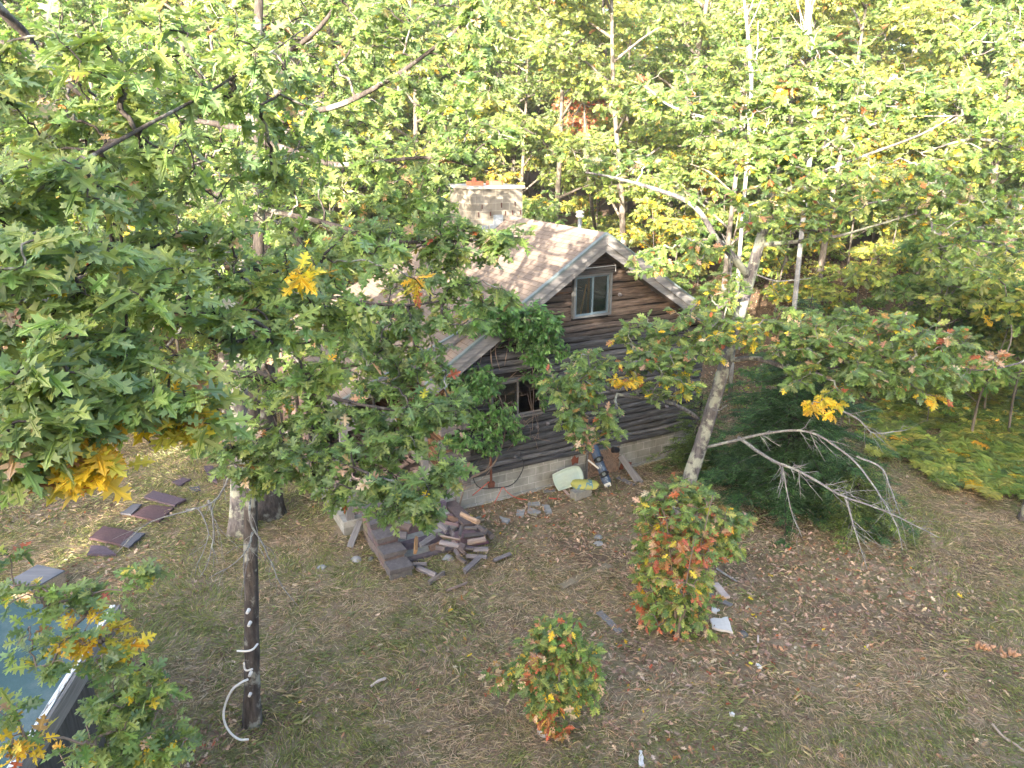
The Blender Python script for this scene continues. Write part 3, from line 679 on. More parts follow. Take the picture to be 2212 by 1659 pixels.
def split_log(p0, p1, r, tone, label, group, seed, mat=None, shape=None):
    M, L = basis(p0, p1); M = M @ Matrix.Rotation(R.uniform(0, 6.28), 4, 'X'); st = np.random.RandomState(seed)
    shape = shape or st.choice(['half', 'wedge', 'quad'])
    if shape == 'half': a = np.linspace(0, math.pi, 7); prof = [(math.cos(t) * r, math.sin(t) * r * .8) for t in a]
    elif shape == 'wedge': a = np.linspace(0, 1.5, 5); prof = [(math.cos(t) * r * 1.3 - r * .5, math.sin(t) * r * 1.3 - r * .5) for t in a] + [(-r * .5, -r * .5)]
    elif shape == 'round': a = np.linspace(0, 6.283, 11)[:-1]; prof = [(math.cos(t) * r, math.sin(t) * r) for t in a]
    else: prof = [(-r, -r * .6), (r, -r * .7), (r * .9, r * .5), (-r * .8, r * .7)]
    n = 5; V = []; k = len(prof)
    for i in range(n):
        x = L * i / (n - 1)
        for (a_, b_) in prof: V.append([x + st.uniform(-.012, .012), a_ * (1 + st.uniform(-.08, .08)), b_ * (1 + st.uniform(-.08, .08))])
    F = [list(range(k))[::-1], [(n-1)*k + q for q in range(k)]] + [[i*k+q, i*k+(q+1) % k, (i+1)*k+(q+1) % k, (i+1)*k+q] for i in range(n-1) for q in range(k)]
    mb = MB(); mb.add(V, F, tone); o = mb.build('firewood_log', mat or M_FIRE); place(o, M); return tag(o, label, 'log', group)

# --- brick steps with stepped side wall
M_BRICK = m_plain('purple_brown_block', (.112, .097, .094), .9, .3, 14, .2, .6, True)
M_CONC = m_plain('worn_concrete', (.22, .215, .195), .95, .3, 10, .15, .5, True)
st = empty('brick_steps', G0, HR, 'purple brown brick steps with stepped side wall, half buried under fallen firewood', 'steps')
def blocks(mb, lo, hi, rows, c=(1, 1, 1)):
    h = (hi[2] - lo[2]) / rows
    for k in range(rows):
        mb.box((lo[0] + R.uniform(-.012, .012), lo[1] + R.uniform(-.012, .012), lo[2] + k * h), (hi[0] + R.uniform(-.012, .012), hi[1] + R.uniform(-.012, .012), lo[2] + (k + 1) * h - .008), tuple(x * R.uniform(.85, 1.2) for x in c), None, .008)
for k in range(5):
    mb = MB(); b = -2.02 + k * .36; zt = .22 + k * .15
    blocks(mb, (-2.50, b + .0, -.1), (-2.10, b + .36, zt - .075), 1 + k, (1.1, .98, .95)); mb.box((-2.53, b - .03, zt - .07), (-2.07, b + .35, zt + .02), (.9, .92, .95), None, .012); mb.build('side_block', M_BRICK, st)
for k in range(4):
    mb = MB(); b = -1.62 + k * .36; zt = .10 + k * .15
    blocks(mb, (-2.08, b, -.1), (-.72, b + .12, zt), 1 + k // 2, (.95, .9, .9)); mb.build('riser', M_BRICK, st)
    mb = MB(); mb.box((-2.08, b + .125, -.1), (-.74, b + .355, zt - .01), (1, 1, 1), None, .012); mb.build('tread', M_CONC, st)
mb = MB(); blocks(mb, (-1.02, -1.72, -.05), (-.55, -1.42, .34), 2, (1.35, 1.15, 1.15)); blocks(mb, (-.70, -1.38, -.05), (-.42, -.3, .42), 3, (1, .9, .9)); mb.build('side_wall', M_BRICK, st)
# --- firewood heap
def C5(x, y): return ((1400 + x * .4724) / 1.808, (2000 + y * .4724) / 1.808)
GREY = (1, 1, 1.02); 
heap = 'split firewood spilled beside the brick steps'
SH = 'weathered grey split log in the firewood heap beside the brick steps'
FW = [((850,15),(990,85),.62,.055,(2.0,1.55,1.1),'pale orange debarked log lying at the top right of the firewood heap','round'),
 ((300,100),(430,140),.60,.07,(.62,.5,.45),'dark brown plank-like log at the back of the brick steps','quad'),
 ((335,190),(400,195),.50,.07,(.55,.55,.6),'short dark block of wood lying on the second brick step','quad'),
 ((680,205),(840,235),.58,.05,(1.5,1.3,1.1),'wide pale split log on top of the heap, nearest the brick steps','half'),
 ((676,250),(830,282),.50,.05,(1.2,1.2,1.25),'light grey split log lying just below the wide pale one on the heap','half'),
 ((510,270),(630,190),.50,.045,(1.0,1.05,1.12),'slim grey log slanting across the brick steps','quad'),
 ((478,215),(472,330),.40,.045,(1.7,1.1,.55),'short orange brown log standing on the brick steps','quad'),
 ((880,125),(975,125),.42,.06,GREY,None,'half'), ((875,195),(1030,175),.32,.07,(.7,.66,.64),None,'half'),
 ((900,250),(1050,225),.30,.06,(1.55,1.35,1.2),'cream coloured split log at the right side of the firewood heap','half'),
 ((890,315),(950,320),.12,.07,(.8,.75,.72),None,'half'), ((955,310),(1070,310),.12,.07,(.95,.95,1),None,'half'),
 ((895,370),(985,375),.05,.06,(1,1,1.05),None,'quad'), ((985,362),(1060,370),.05,.06,(1.4,1.35,1.3),'short pale log at the lower right foot of the heap','half'),
 ((820,370),(890,420),.05,.06,(.9,.85,.8),None,'wedge'), ((880,490),(1000,380),.06,.075,(.85,.85,.9),'thick grey log slanting out of the front of the heap','wedge'),
 ((980,120),(1050,165),.30,.06,(.9,.85,.85),None,'round'), ((1045,155),(1105,205),.12,.06,(.75,.68,.66),'end log sticking out at the far right of the heap','round'),
 ((800,310),(830,360),.12,.06,(.9,.9,.95),None,'wedge'), ((820,280),(880,340),.2,.06,(.7,.6,.58),None,'wedge'),
 ((830,200),(850,125),.45,.05,(.8,.75,.75),None,'half'), ((740,125),(780,190),.55,.05,(.9,.9,1),None,'half'), ((660,95),(730,160),.6,.055,(.95,.95,1),None,'half'),
 ((450,430),(565,430),.0,.06,(1.1,1.1,1.15),'grey split log on the grass below the brick steps, nearest their side wall','half'),
 ((490,462),(640,525),.0,.06,(.95,.95,1.0),'long bluish grey log on the grass in front of the brick steps','round'),
 ((580,585),(710,500),.0,.045,(.75,.72,.7),'thin brown grey plank log lying on the grass before the steps','quad'),
 ((730,640),(890,580),.0,.06,(1.15,1.0,.95),'lone split log farthest out on the grass in front of the steps','half'),
 ((1120,400),(1255,345),.0,.06,(.85,.85,.9),'lone grey log on the grass to the right of the firewood heap','wedge')]
for i, (a, b, z, r, tone, lab, shp) in enumerate(FW):
    pa, pb = at(*C5(*a), z + r), at(*C5(*b), z + r)
    split_log(pa, pb, r, tone, lab or SH, heap, 100 + i, shape=shp)
for i in range(26):
    x, y = R.uniform(640, 1010), R.uniform(40, 300); z = .04 + .34 * (1 - abs(x - 780) / 300) * (1 - y / 420); a_ = R.uniform(-.7, .9)
    p = at(*C5(x, y), z + .05); d = np.array([math.cos(a_), math.sin(a_), R.uniform(-.15, .15)]) * R.uniform(.14, .2)
    split_log(p - d, p + d, R.uniform(.045, .065), tuple(R.uniform(.6, 1.1) * x_ for x_ in (1, .95, .93)), SH, heap, 300 + i)

def slabq(name, pts, z, th, mat, label, cat, group=None, C=None):
    """flat piece from four image points at height z"""
    P = [at(*(C(*p) if C else p), z) for p in pts]; P = np.array(P); c = P.mean(0); c[2] = 0; mb = MB()
    Q = P - c; Qs = []
    m = 5
    for i in range(4):
        for t in range(m): Qs.append(Q[i] + (Q[(i + 1) % 4] - Q[i]) * t / m + np.array([R.normal(0, .008), R.normal(0, .008), 0]))
    n = len(Qs); top = [list(q) for q in Qs]; bot = [[q[0], q[1], q[2] - th] for q in Qs]
    mb.add(top + bot, [list(range(n))[::-1] if False else list(range(n)), list(range(2*n-1, n-1, -1))] + [[i, (i+1) % n, (i+1) % n + n, i + n] for i in range(n)])
    o = mb.build(name, mat); o.location = c; return tag(o, label, cat, group)
def C6(x, y): return ((200 + x * .3617) / 1.808, (1750 + y * .3617) / 1.808)
M_FR = m_plain('dark_red_felt', (.072, .045, .050), .85, .35, 25, .2, .4); M_FG = m_plain('slate_felt', (.085, .085, .10), .8, .25, 30, .25, .3); M_FP = m_plain('purple_felt', (.082, .062, .078), .85, .3, 20, .2, .3)
sh = 'shingle sheets lying on the left lawn'
slabq('roofing_sheet', [(560,840),(900,900),(750,1040),(415,965)], .07, .05, M_FR, 'crumbling dark red roofing sheet on the lawn, nearest the wooden box', 'roofing sheet', sh, C6)
slabq('roofing_sheet', [(890,905),(1010,915),(840,1070),(750,1040)], .10, .04, M_FG, 'narrow slate grey sheet touching the front dark red sheet', 'roofing sheet', sh, C6)
slabq('roofing_sheet', [(1060,610),(1330,640),(1160,785),(870,720)], .07, .05, M_FR, 'large dark red sheet in the middle of the lawn row, strewn with dry grass', 'roofing sheet', sh, C6)
slabq('roofing_sheet', [(890,600),(980,605),(860,715),(750,700)], .09, .04, M_FG, 'small bluish grey sheet at the left end of the middle red sheet', 'roofing sheet', sh, C6)
slabq('roofing_sheet', [(1110,455),(1450,550),(1330,615),(1000,525)], .10, .05, M_FP, 'long dark purple sheet behind the middle red one on the lawn', 'roofing sheet', sh, C6)
slabq('roofing_sheet', [(1420,315),(1510,335),(1400,400),(1295,365)], .08, .04, M_FP, 'small round edged purple sheet farther back on the lawn', 'roofing sheet', sh, C6)
slabq('roofing_sheet', [(1640,190),(1750,190),(1790,370),(1720,350)], .08, .04, M_FP, 'rearmost purple sheet, half hidden behind the oak leaves', 'roofing sheet', sh, C6)
slabq('roofing_sheet', [(430,1050),(600,1060),(700,1150),(390,1140)], .07, .05, M_FP, 'broken sheet covered in litter in front of the dark red one', 'roofing sheet', sh, C6)
slabq('roofing_sheet', [(1480,425),(1600,405),(1610,450),(1530,470)], .06, .03, M_FG, 'smallest grey sheet beside the round edged purple one', 'roofing sheet', sh, C6)
# --- wooden box with a grey lid
def C7(x, y): return (x * .9456 / 1.808, (2100 + y * .9456) / 1.808)
bx = np.array([at(*C7(*p), .34) for p in ((155,115),(268,140),(130,220),(15,195))]); bc = bx.mean(0)
box = empty('wooden_box', (bc[0], bc[1], 0), 0, 'low wooden crate with a flat grey plywood lid at the left edge of the lawn', 'crate')
def prismpts(P, z0, z1, mat, name, par, c, s=1.0):
    mb = MB(); Q = [(c[:2] * 0 + (p[:2] - c[:2]) * s) for p in P]; n = len(Q)
    mb.add([[q[0], q[1], z1] for q in Q] + [[q[0], q[1], z0] for q in Q], [list(range(n)), list(range(2*n-1, n-1, -1))] + [[i, (i+1) % n, (i+1) % n + n, i + n] for i in range(n)]); return mb.build(name, mat, par)
M_GB = m_wood('grey_lid', (.085, .09, .105), (.165, .17, .19), None, 0, .5); M_RAW = m_wood('raw_crate_wood', (.20, .15, .10), (.46, .38, .28), None, 0, 1)
prismpts(bx, .34, .365, M_GB, 'lid', box, bc, 1.0)
for k in range(3): prismpts(bx, .03 + k * .105, .03 + k * .105 + .095, M_RAW, 'side_board', box, bc, .965 + .006 * (k % 2))
# --- shed with blue green roof at the lower left
s1, s0 = at(*C7(475, 290), 2.1), at(*C7(0, 302), 2.1); s2 = at(*C7(60, 952), 2.1)
e1 = norm(s0 - s1); e2 = norm(s2 - s1); s0 = s1 + e1 * 4.2; s2 = s1 + e2 * 5.0; s3 = s0 + e2 * 5.0
shed = empty('shed', (s1[0], s1[1], 0), math.atan2(e2[1], e2[0]), 'old shed with a faded blue green roof and peeling white edge under oak leaves', 'shed')
yy = float(np.dot(e1, [-e2[1], e2[0], 0])); sg = 1 if yy > 0 else -1; xx = float(np.dot(e1, e2))
q = N('shed_roof_coating'); nz = q.noise(q.coord(), 1.3, 6, .7); n9 = q.noise(q.coord(), 60, 3)
M_SR = q.fin(q.mix(1, q.ramp(nz, [(.3, (.045, .085, .088)), (.5, (.065, .11, .112)), (.70, (.13, .165, .168))]), q.ramp(n9, [(.2, (.8, .8, .8)), (.8, (1.2, 1.2, 1.2))]), 'MULTIPLY'), .9, .1)
mb = MB(); o0 = 0.; mb.add([[0, 0, 2.1], [5, 0, 2.1], [5 + 4.2*xx, 4.2*yy, 2.5], [4.2*xx, 4.2*yy, 2.5], [0, 0, 2.03], [5, 0, 2.03], [5 + 4.2*xx, 4.2*yy, 2.43], [4.2*xx, 4.2*yy, 2.43]], [[0,1,2,3],[7,6,5,4],[0,4,5,1],[1,5,6,2],[2,6,7,3],[3,7,4,0]]); mb.build('roof', M_SR, shed)
q = N('peeling_paint'); nz = q.noise(q.coord((1, 6, 6)), 5, 5); PEEL = q.fin(q.ramp(nz, [(.42, (.16, .15, .14)), (.5, (.62, .62, .60))]), .8, .2)
mb = MB(); mb.box((-.03, -.035 * sg - .02, 1.88), (5, -.035 * sg + .02, 2.125), jit=.004); mb.build('fascia', m_wood('shed_fascia_wood', (.09, .085, .08), (.25, .24, .23), None, 0), shed)
mb = MB(); mb.box((-.03, .03 * sg - .03, 2.105), (5, .03 * sg + .03, 2.125), jit=.006); mb.build('edge_trim', PEEL, shed)
for lo_, hi_ in ((0, 13), (22, 30)):
    mb = MB()
    for k in range(lo_, hi_): mb.box((.12 + k * .16, .42 * sg - .012, 0), (.12 + k * .16 + .165, .42 * sg + .012, 1.98), jit=.003)
    mb.build('board_wall', m_wood('dark_shed_wood', (.03, .028, .027), (.10, .095, .09), None, 2), shed)
mb = MB()
for x in (2.2, 3.55): mb.box((x, .36 * sg - .05, 0), (x + .1, .36 * sg + .05, 2.0))
mb.build('door_post', M_GREYZ, shed)
mb = MB(); mb.box((.2, (.9 if sg > 0 else -4.0), 0), (4.9, (4.0 if sg > 0 else -.9), 2.0)); mb.build('interior_shade', m_plain('shed_inside_shade', (.03, .027, .025), .9), shed)  # solid near-black box stands in for the shade inside the open shed

# --- snowboard, sleds and the rest along the foundation
def C4(x, y): return ((2100 + x * .2712) / 1.808, (1650 + y * .2712) / 1.808)
def boardshape(L, W, n=10, waist=.12, nose=.22):
    pts = []
    for i in range(n + 1):
        t = i / n; x = t * L
        w_ = W / 2 * (1 - waist * math.sin(t * math.pi)); e = min(t, 1 - t) / nose * L / L
        if e < 1: w_ *= math.sqrt(max(0, 1 - (1 - e) ** 2.6))
        pts.append((x, w_))
    return pts
def flatboard(mb, outline, th, bend=.06, c=(1, 1, 1)):
    L = outline[-1][0]; V = []; n = len(outline)
    for k, zz in enumerate((th, 0)):
        for s in (-1, 0, 1):
            for x, w_ in outline:
                e = min(x, L - x) / L; z = bend * max(0, 1 - e / .17) ** 2 + zz; V.append([x, s * w_, z])
    F = []
    for k in (0, 3):
        for s in (0, 1):
            for i in range(n - 1):
                a = (k + s) * n + i; q_ = [a, a + 1, a + n + 1, a + n]; F.append(q_ if k == 0 else q_[::-1])
    for s, fl in ((0, 0), (2, 1)):
        for i in range(n - 1):
            a = s * n + i; b_ = (s + 3) * n + i; F.append([a, b_, b_ + 1, a + 1] if not fl else [a, a + 1, b_ + 1, b_])
    mb.add(V, F, c)
p_top = onwall(*C4(785, 300), -.20); p_bot = ground(*C4(1020, 940)); p_bot[2] += .02
M_, L_ = basis(p_bot, p_top, (0, -1, .6))
sb = empty('snowboard', p_bot, label='scuffed dark blue snowboard leaning upright against the plywood hatch', cat='snowboard'); sb.matrix_world = M_
q = N('snowboard_deck'); n1 = q.noise(q.coord((1, 4, 4)), 6, 6, .75); q2 = q.ramp(n1, [(.35, (.018, .035, .075)), (.56, (.035, .065, .12)), (.66, (.35, .4, .45))]); M_SB = q.fin(q2, .35, .5)
mb = MB(); flatboard(mb, boardshape(L_, .235, 14), .015, .05); mb.build('deck', M_SB, sb, True)
mb = MB(); mb.box((.01, -.07, .034), (.10, .09, .05), jit=.008); mb.build('worn_tip', m_plain('chipped_white', (.6, .58, .52), .7), sb)
for x, a_ in ((L_ * .30, .25), (L_ * .63, -.2)):
    bd = MB(); t = np.linspace(0, 2 * np.pi, 15)[:-1]
    V = [[x + .055 * math.cos(u_), .13 * math.sin(u_), .016] for u_ in t] + [[x + .05 * math.cos(u_), .12 * math.sin(u_), .045] for u_ in t]; k = len(t)
    bd.add(V, [list(range(k, 2 * k))] + [[i, (i+1) % k, (i+1) % k + k, i + k] for i in range(k)])
    bd.tube([[x - .02, -.10, .05], [x + .01, -.11, .10], [x + .05, -.07, .15], [x + .06, 0, .16], [x + .05, .07, .15], [x + .01, .11, .10], [x - .02, .10, .05]], .015, 6)
    bd.tube([[x - .05, -.09, .05], [x - .06, 0, .10], [x - .05, .09, .05]], .014, 6)
    bnd = bd.build('binding', m_plain('black_plastic', (.012, .012, .014), .45, .2), sb)
    mb = MB(); mb.tube([[x, 0, .046], [x, 0, .056]], [.045, .042], 14); mb.build('binding_disc', m_plain('binding_disc_grey', (.12, .14, .13), .4), bnd)
# white sled
sc0 = onwall(*C4(440, 800), -.16); sc0[2] = .33
def dish(name, c, L, W, dep, rot, mat, label, cat, ribs=True):
    mb = MB(); nu, nv = 22, 12; V = []
    for i in range(nu + 1):
        for j in range(nv + 1):
            s, t = i / nu * 2 - 1, j / nv * 2 - 1
            x = s * L / 2 * (1 - .10 * t * t); y = t * W / 2 * (1 - .22 * max(0, s) ** 3 - .10 * s * s); e = max(abs(s), abs(t)); z = dep * (max(0, (e - .78) / .22)) ** 1.3
            if ribs and e < .75: z += .014 * (1 if abs(t) < .12 or .38 < abs(t) < .52 else 0) + (.008 * math.sin(s * 40) if s > .2 else 0)
            V.append([x, y, z])
    m = len(V); V += [[v[0], v[1], v[2] - .008] for v in V]; k = nv + 1; F = []
    for i in range(nu):
        for j in range(nv): a = i*k+j; F += [[a, a+k, a+k+1, a+1], [a+m, a+1+m, a+k+1+m, a+k+m]]
    for i in range(nu): F += [[i*k, i*k+m, (i+1)*k+m, (i+1)*k], [i*k+nv, (i+1)*k+nv, (i+1)*k+nv+m, i*k+nv+m]]
    for j in range(nv): F += [[j, j+1, j+1+m, j+m], [nu*k+j, nu*k+j+m, nu*k+j+1+m, nu*k+j+1]]
    mb.add(V, F); o = mb.build(name, mat, smooth=True); o.matrix_world = rot; return tag(o, label, cat)
Mw = Matrix.Translation(Vector(HL(2.52, -.28, .27))) @ Matrix.Rotation(HR, 4, 'Z') @ Matrix.Rotation(math.radians(58), 4, 'X') @ Matrix.Rotation(math.radians(7), 4, 'Z')
dish('plastic_sled', None, .84, .46, .05, Mw, m_plain('white_green_plastic', (.42, .49, .41), .45, .08, 5), 'pale greenish white plastic sled leaning on the block foundation', 'sled')
q = N('painted_foam'); nz = q.noise(q.coord((1.6, 1, 1)), 2.2, 2); M_YF = q.fin(q.ramp(nz, [(.56, (.29, .29, .075)), (.60, (.03, .14, .25)), (.66, (.26, .275, .09))]), .5, .3)
pa = at(*C4(468, 890), .30); pb = at(*C4(880, 905), .26); My, Ly = basis(pa, pb, (-.35, -.75, .75))
mb = MB(); flatboard(mb, boardshape(Ly, .25, 12, .03, .3), .03, .03); yo = mb.build('foam_board', M_YF, None, True); yo.matrix_world = My; tag(yo, 'yellow foam board with blue paint marks resting on a concrete block', 'board')
pb_ = at(*C4(630, 985), .20); cb = MB(); cb.box((-.24, -.10, -.20), (.24, .12, .0), (1, 1, 1), None, .01); o = cb.build('concrete_block', M_CONC); o.location = (pb_[0], pb_[1] + .06, .2); o.rotation_euler = (0, 0, HR + .1); tag(o, 'grey concrete block on the ground under the yellow board', 'block')
mb = MB(); P0, P1 = onwall(*C4(725, 540), -.42), onwall(*C4(880, 665), -.62); mb.tube([P0, (P0 + P1) / 2, P1], .022, 10); tag(mb.build('plastic_pipe', m_plain('white_pvc', (.50, .48, .44), .4, .08)), 'short white plastic pipe propped across the blue snowboard', 'pipe')
mb = MB(); c_ = onwall(*C4(1120, 405), -.18); dd = np.array([UX, UY, 0]) * .09; mb.tube([c_ - dd + [0, 0, .04], c_ - dd * .9 + [0, 0, .04], c_ + dd * .8, c_ + dd], [.065, .08, .072, .06], 14); tag(mb.build('black_can', m_plain('black_pot_plastic', (.012, .011, .014), .5)), 'black plastic pot at the top right corner of the plywood hatch', 'pot')
def onw_plank(p, q_, b0, w_, th, mat, lab, name='plank', z1=0):
    a_ = onwall(*C4(*p), b0); b_ = ground(*C4(*q_)); b_[2] += z1; return plank(name, b_, a_, w_, th, mat, lab, 'plank', None, (0, -1, .5))
onw_plank((1195,490), (1440,860), -.14, .15, .04, M_GREYW, 'weathered grey plank leaning on the foundation right of the hatch')
onw_plank((1255,545), (1505,870), -.18, .09, .04, M_GREYW, 'narrower split grey plank leaning beside the wide one')
plank('plank', ground(*C4(1150, 800)), ground(*C4(1395, 915)), .12, .03, M_GREYW, 'flat weathered plank on the ground right of the snowboard', 'plank')
plank('plank', ground(*C4(350, 950)), ground(*C4(460, 1065)), .06, .03, m_plain('peeled_stick', (.5, .38, .34), .8), 'small pinkish white stick on the leaves below the pale sled', 'plank')
plank('plank', ground(*C4(80, 1005)), ground(*C4(250, 985)), .10, .03, M_GREYW, 'brown grey board at the foot of the block wall left of the sled', 'plank')
mb = MB(); a_, b_ = at(*C4(735, 940), .22), at(*C4(768, 880), .30); mb.tube([a_, b_], [.02, .028], 8); mb.tube([at(*C4(750, 960), .03), at(*C4(775, 1000), .03)], .018, 8); tag(mb.build('white_stick', bpy.data.materials['white_pvc']), 'broken bits of white pipe at the concrete block', 'stick')
# leaning plank at the porch corner and boards on its wall
def C8(x, y): return ((1200 + x * .211) / 1.808, (1800 + y * .211) / 1.808)
a_ = onwall(*C8(970, 1120), -.05); plank('plank', ground(*C8(790, 1610)), a_, .13, .03, M_GREYW, 'grey plank leaning on the front of the low porch wall', 'plank', None, (0, -1, .5))
plank('plank', HL(-2.95, .85, .36), HL(-2.3, .95, .38), .12, .04, M_GREYW, 'short grey board lying across the top of the low porch wall', 'plank')
# hose, cords, wire
def C3(x, y): return ((1500 + x * .452) / 1.808, (1200 + y * .452) / 1.808)
mb = MB(); mb.tube(smooth([onwall(*C3(x, y), -.22) for x, y in ((1120,1305),(1180,1300),(1207,1345),(1195,1410),(1150,1490),(1080,1545),(960,1560),(850,1565),(790,1525),(768,1450),(785,1380),(825,1310))]), .012, 6); tag(mb.build('hose', m_plain('black_hose_rubber', (.02, .025, .03), .4)), 'black hose hanging in a big loop on the block foundation', 'hose')
mb = MB(); mb.tube(smooth([onwall(*C3(905,1510), -.22), onwall(*C3(820,1580), -.25), at(*C3(735,1650), .1)]), .008, 5); o = mb.build('cord', m_plain('red_cord', (.55, .085, .05), .6)); tag(o, 'red cord running down left from the rusty downpipe', 'cord', 'red cords by the foundation')
mb = MB(); mb.tube(smooth([onwall(*C3(1022,1555), -.23), at(*C3(990,1620), .25), at(*C3(955,1690), .03)]), .008, 5); tag(mb.build('cord', bpy.data.materials['red_cord']), 'red cord hanging straight down from the bottom of the hose loop', 'cord', 'red cords by the foundation')
mb = MB(); mb.tube(smooth([onwall(*C3(1030,1555), -.23), at(*C3(1080,1610), .2), at(*C3(1150,1650), .04), at(*C3(1240,1665), .02)]), .008, 5); tag(mb.build('cord', bpy.data.materials['red_cord']), 'red cord slanting right from the hose loop to the ground', 'cord', 'red cords by the foundation')
mb = MB(); mb.tube(smooth([ground(*C4(160, 1100)) + [0, 0, .02], ground(*C4(250, 1115)) + [0, 0, .03], ground(*C4(345, 1115)) + [0, 0, .02]]), .010, 5); tag(mb.build('cord', bpy.data.materials['red_cord']), 'short piece of red cord lying on the leaves below the block wall', 'cord')
# flagstones
def C5b(x, y): return ((1250 + x * .4069) / 1.808, (1850 + y * .4069) / 1.808)
M_ST = m_plain('pale_flagstone', (.24, .24, .24), .85, .25, 9, .2, .3); fg = 'flat stones in front of the block foundation'
for p, lab in (([(2000,315),(2120,360),(2080,400),(1985,365)], 'largest pale flat stone in front of the block foundation'), ([(1890,345),(1960,340),(1950,410),(1880,392)], 'square bluish flat stone left of the largest one'),
               ([(1720,405),(1825,430),(1800,470),(1740,452)], 'leftmost thin flat stone near the firewood heap'), ([(2125,290),(2200,300),(2230,370),(2165,378)], 'rightmost flat stone partly covered by leaves'), ([(2000,275),(2110,268),(2115,298),(1990,302)], 'flat stone nearest the block foundation wall')):
    slabq('flat_stone', p, .03, .04, M_ST, lab, 'stone', fg, C5b)
# loose pieces on the grass
def C9(x, y): return ((2600 + x * .633) / 1.808, (1950 + y * .633) / 1.808)
def C10(x, y): return ((1300 + x * .633) / 1.808, (1950 + y * .633) / 1.808)
M_WH = m_plain('white_foam', (.52, .51, .50), .8, .1, 20); M_PK = m_plain('pink_white_board', (.42, .35, .32), .8)
slabq('foam_sheet', [(275,735),(380,725),(415,820),(290,790)], .06, .04, M_WH, 'torn white foam sheet right of the orange sapling', 'foam sheet', None, C9)
plank('plank', ground(*C9(302, 535)) + [0, 0, .03], ground(*C9(375, 622)) + [0, 0, .03], .13, .04, M_PK, 'pinkish white board right of the orange sapling', 'plank')
plank('plank', ground(*C9(250, 590)) + [0, 0, .02], ground(*C9(405, 665)) + [0, 0, .02], .09, .03, M_GREYW, 'dark grey plank beside the pinkish board', 'plank')
slabq('foam_scrap', [(285,660),(330,675),(310,700),(285,690)], .05, .03, M_WH, 'small white foam scrap between the board and the torn sheet', 'scrap', None, C9)
slabq('foam_scrap', [(560,1010),(578,1012),(595,1040),(570,1035)], .05, .03, M_WH, 'small white scrap alone on the leaves right of the sapling', 'scrap', None, C9)
slabq('foam_scrap', [(398,1312),(418,1312),(424,1326),(402,1328)], .06, .04, M_WH, 'tiny white scrap on the grass at the lower right', 'scrap', None, C9)
slabq('foam_scrap', [(1890,1545),(1912,1550),(1925,1650),(1890,1640)], .05, .04, M_WH, 'crumbled white strip at the bottom edge of the clearing', 'scrap', None, C10)
plank('stick', ground(*C9(568, 848)) + [0, 0, .02], ground(*C9(570, 892)) + [0, 0, .02], .03, .02, M_PK, 'short pale stick near the torn foam sheet', 'stick')
plank('plank', ground(*C10(1405, 548)), ground(*C10(1700, 412)), .17, .035, m_wood('mossy_board', (.14, .115, .075), (.30, .25, .17)), 'long mossy board sunk in the grass in front of the cabin', 'plank')
plank('plank', ground(*C10(1640, 700)), ground(*C10(1775, 828)), .12, .03, M_GREYW, 'grey plank on the leaves between the two bushes', 'plank')
mb = MB(); mb.tube(smooth([ground(*C10(235, 1165)) + [0, 0, .03], ground(*C10(280, 1140)) + [0, 0, .05], ground(*C10(330, 1118)) + [0, 0, .04]]), [.02] * 5 + [.025] * 5 + [.012], 6, rough=.2); tag(mb.build('stick', M_PK), 'curled pale bark strip on the grass right of the near oak trunk', 'stick')
mb = MB(); mb.tube(smooth([ground(*C9(2012, 1405)) + [0, 0, .05], ground(*C9(2080, 1480)) + [0, 0, .04], ground(*C9(2150, 1520)) + [0, 0, .03], ground(*C9(2240, 1590)) + [0, 0, .03]]), .018, 6, rough=.2); tag(mb.build('stick', m_plain('bare_stick_wood', (.32, .25, .19), .9)), 'long bare stick at the lower right corner', 'stick')
mb = MB(); mb.tube(smooth([ground(*C9(315, 440)) + [0, 0, .05], ground(*C9(370, 480)) + [0, 0, .06], ground(*C9(440, 515)) + [0, 0, .03]]), [.02] * 10 + [.01], 6, rough=.2); tag(mb.build('stick', M_DEAD), 'grey stick on the leaves beside the orange sapling', 'stick')
for (x, y, n, lab) in ((1950, 930, 13, 'left clump of brown curled fungus on the right lawn'), (2110, 975, 9, 'right clump of brown curled fungus on the right lawn')):
    p = ground(*C9(x, y)); mb = MB()
    for k in range(n):
        o_ = np.array([R.uniform(-.13, .13), R.normal(0, .03), .01]); a0 = R.uniform(0, 6); mb.tube(smooth([p + o_, p + o_ + [.03 * math.cos(a0), .03 * math.sin(a0), .07], p + o_ + [.09 * math.cos(a0), .09 * math.sin(a0), .09]], 3), [.012, .025, .03, .035, .03, .02, .012], 6, rough=.2, flat=.5)
    tag(mb.build('fungus', m_plain('tan_fungus', (.34, .20, .12), .8)), lab, 'fungus')
def rock(px, py, r, lab, C=None, mat=None, name='stone', cat='stone', z=0):
    p = ground(*(C(px, py) if C else (px, py))); bm = MB(); n = 9; V = []
    for i in range(5):
        t = (i / 4) * 1.5
        for j in range(n):
            a = j / n * 6.283; rr = r * math.cos(t) * R.uniform(.85, 1.15) if i < 4 else r * .1; V.append([rr * math.cos(a), rr * math.sin(a) * .8, r * .6 * math.sin(t) - .01])
    F = [[i*n+j, i*n+(j+1) % n, (i+1)*n+(j+1) % n, (i+1)*n+j] for i in range(4) for j in range(n)] + [[4*n+j for j in range(n)]]
    bm.add(V, F); o = bm.build(name, mat or M_ST); o.location = p + [0, 0, z]; o.rotation_euler = (0, 0, R.uniform(0, 6)); return tag(o, lab, cat)
rock(350, 830, .13, 'small grey brick lump left of the brick steps', C5b); rock(490, 820, .09, 'dark little stone against the foot of the brick steps', C5b, m_plain('dark_stone', (.1, .1, .1), .9))
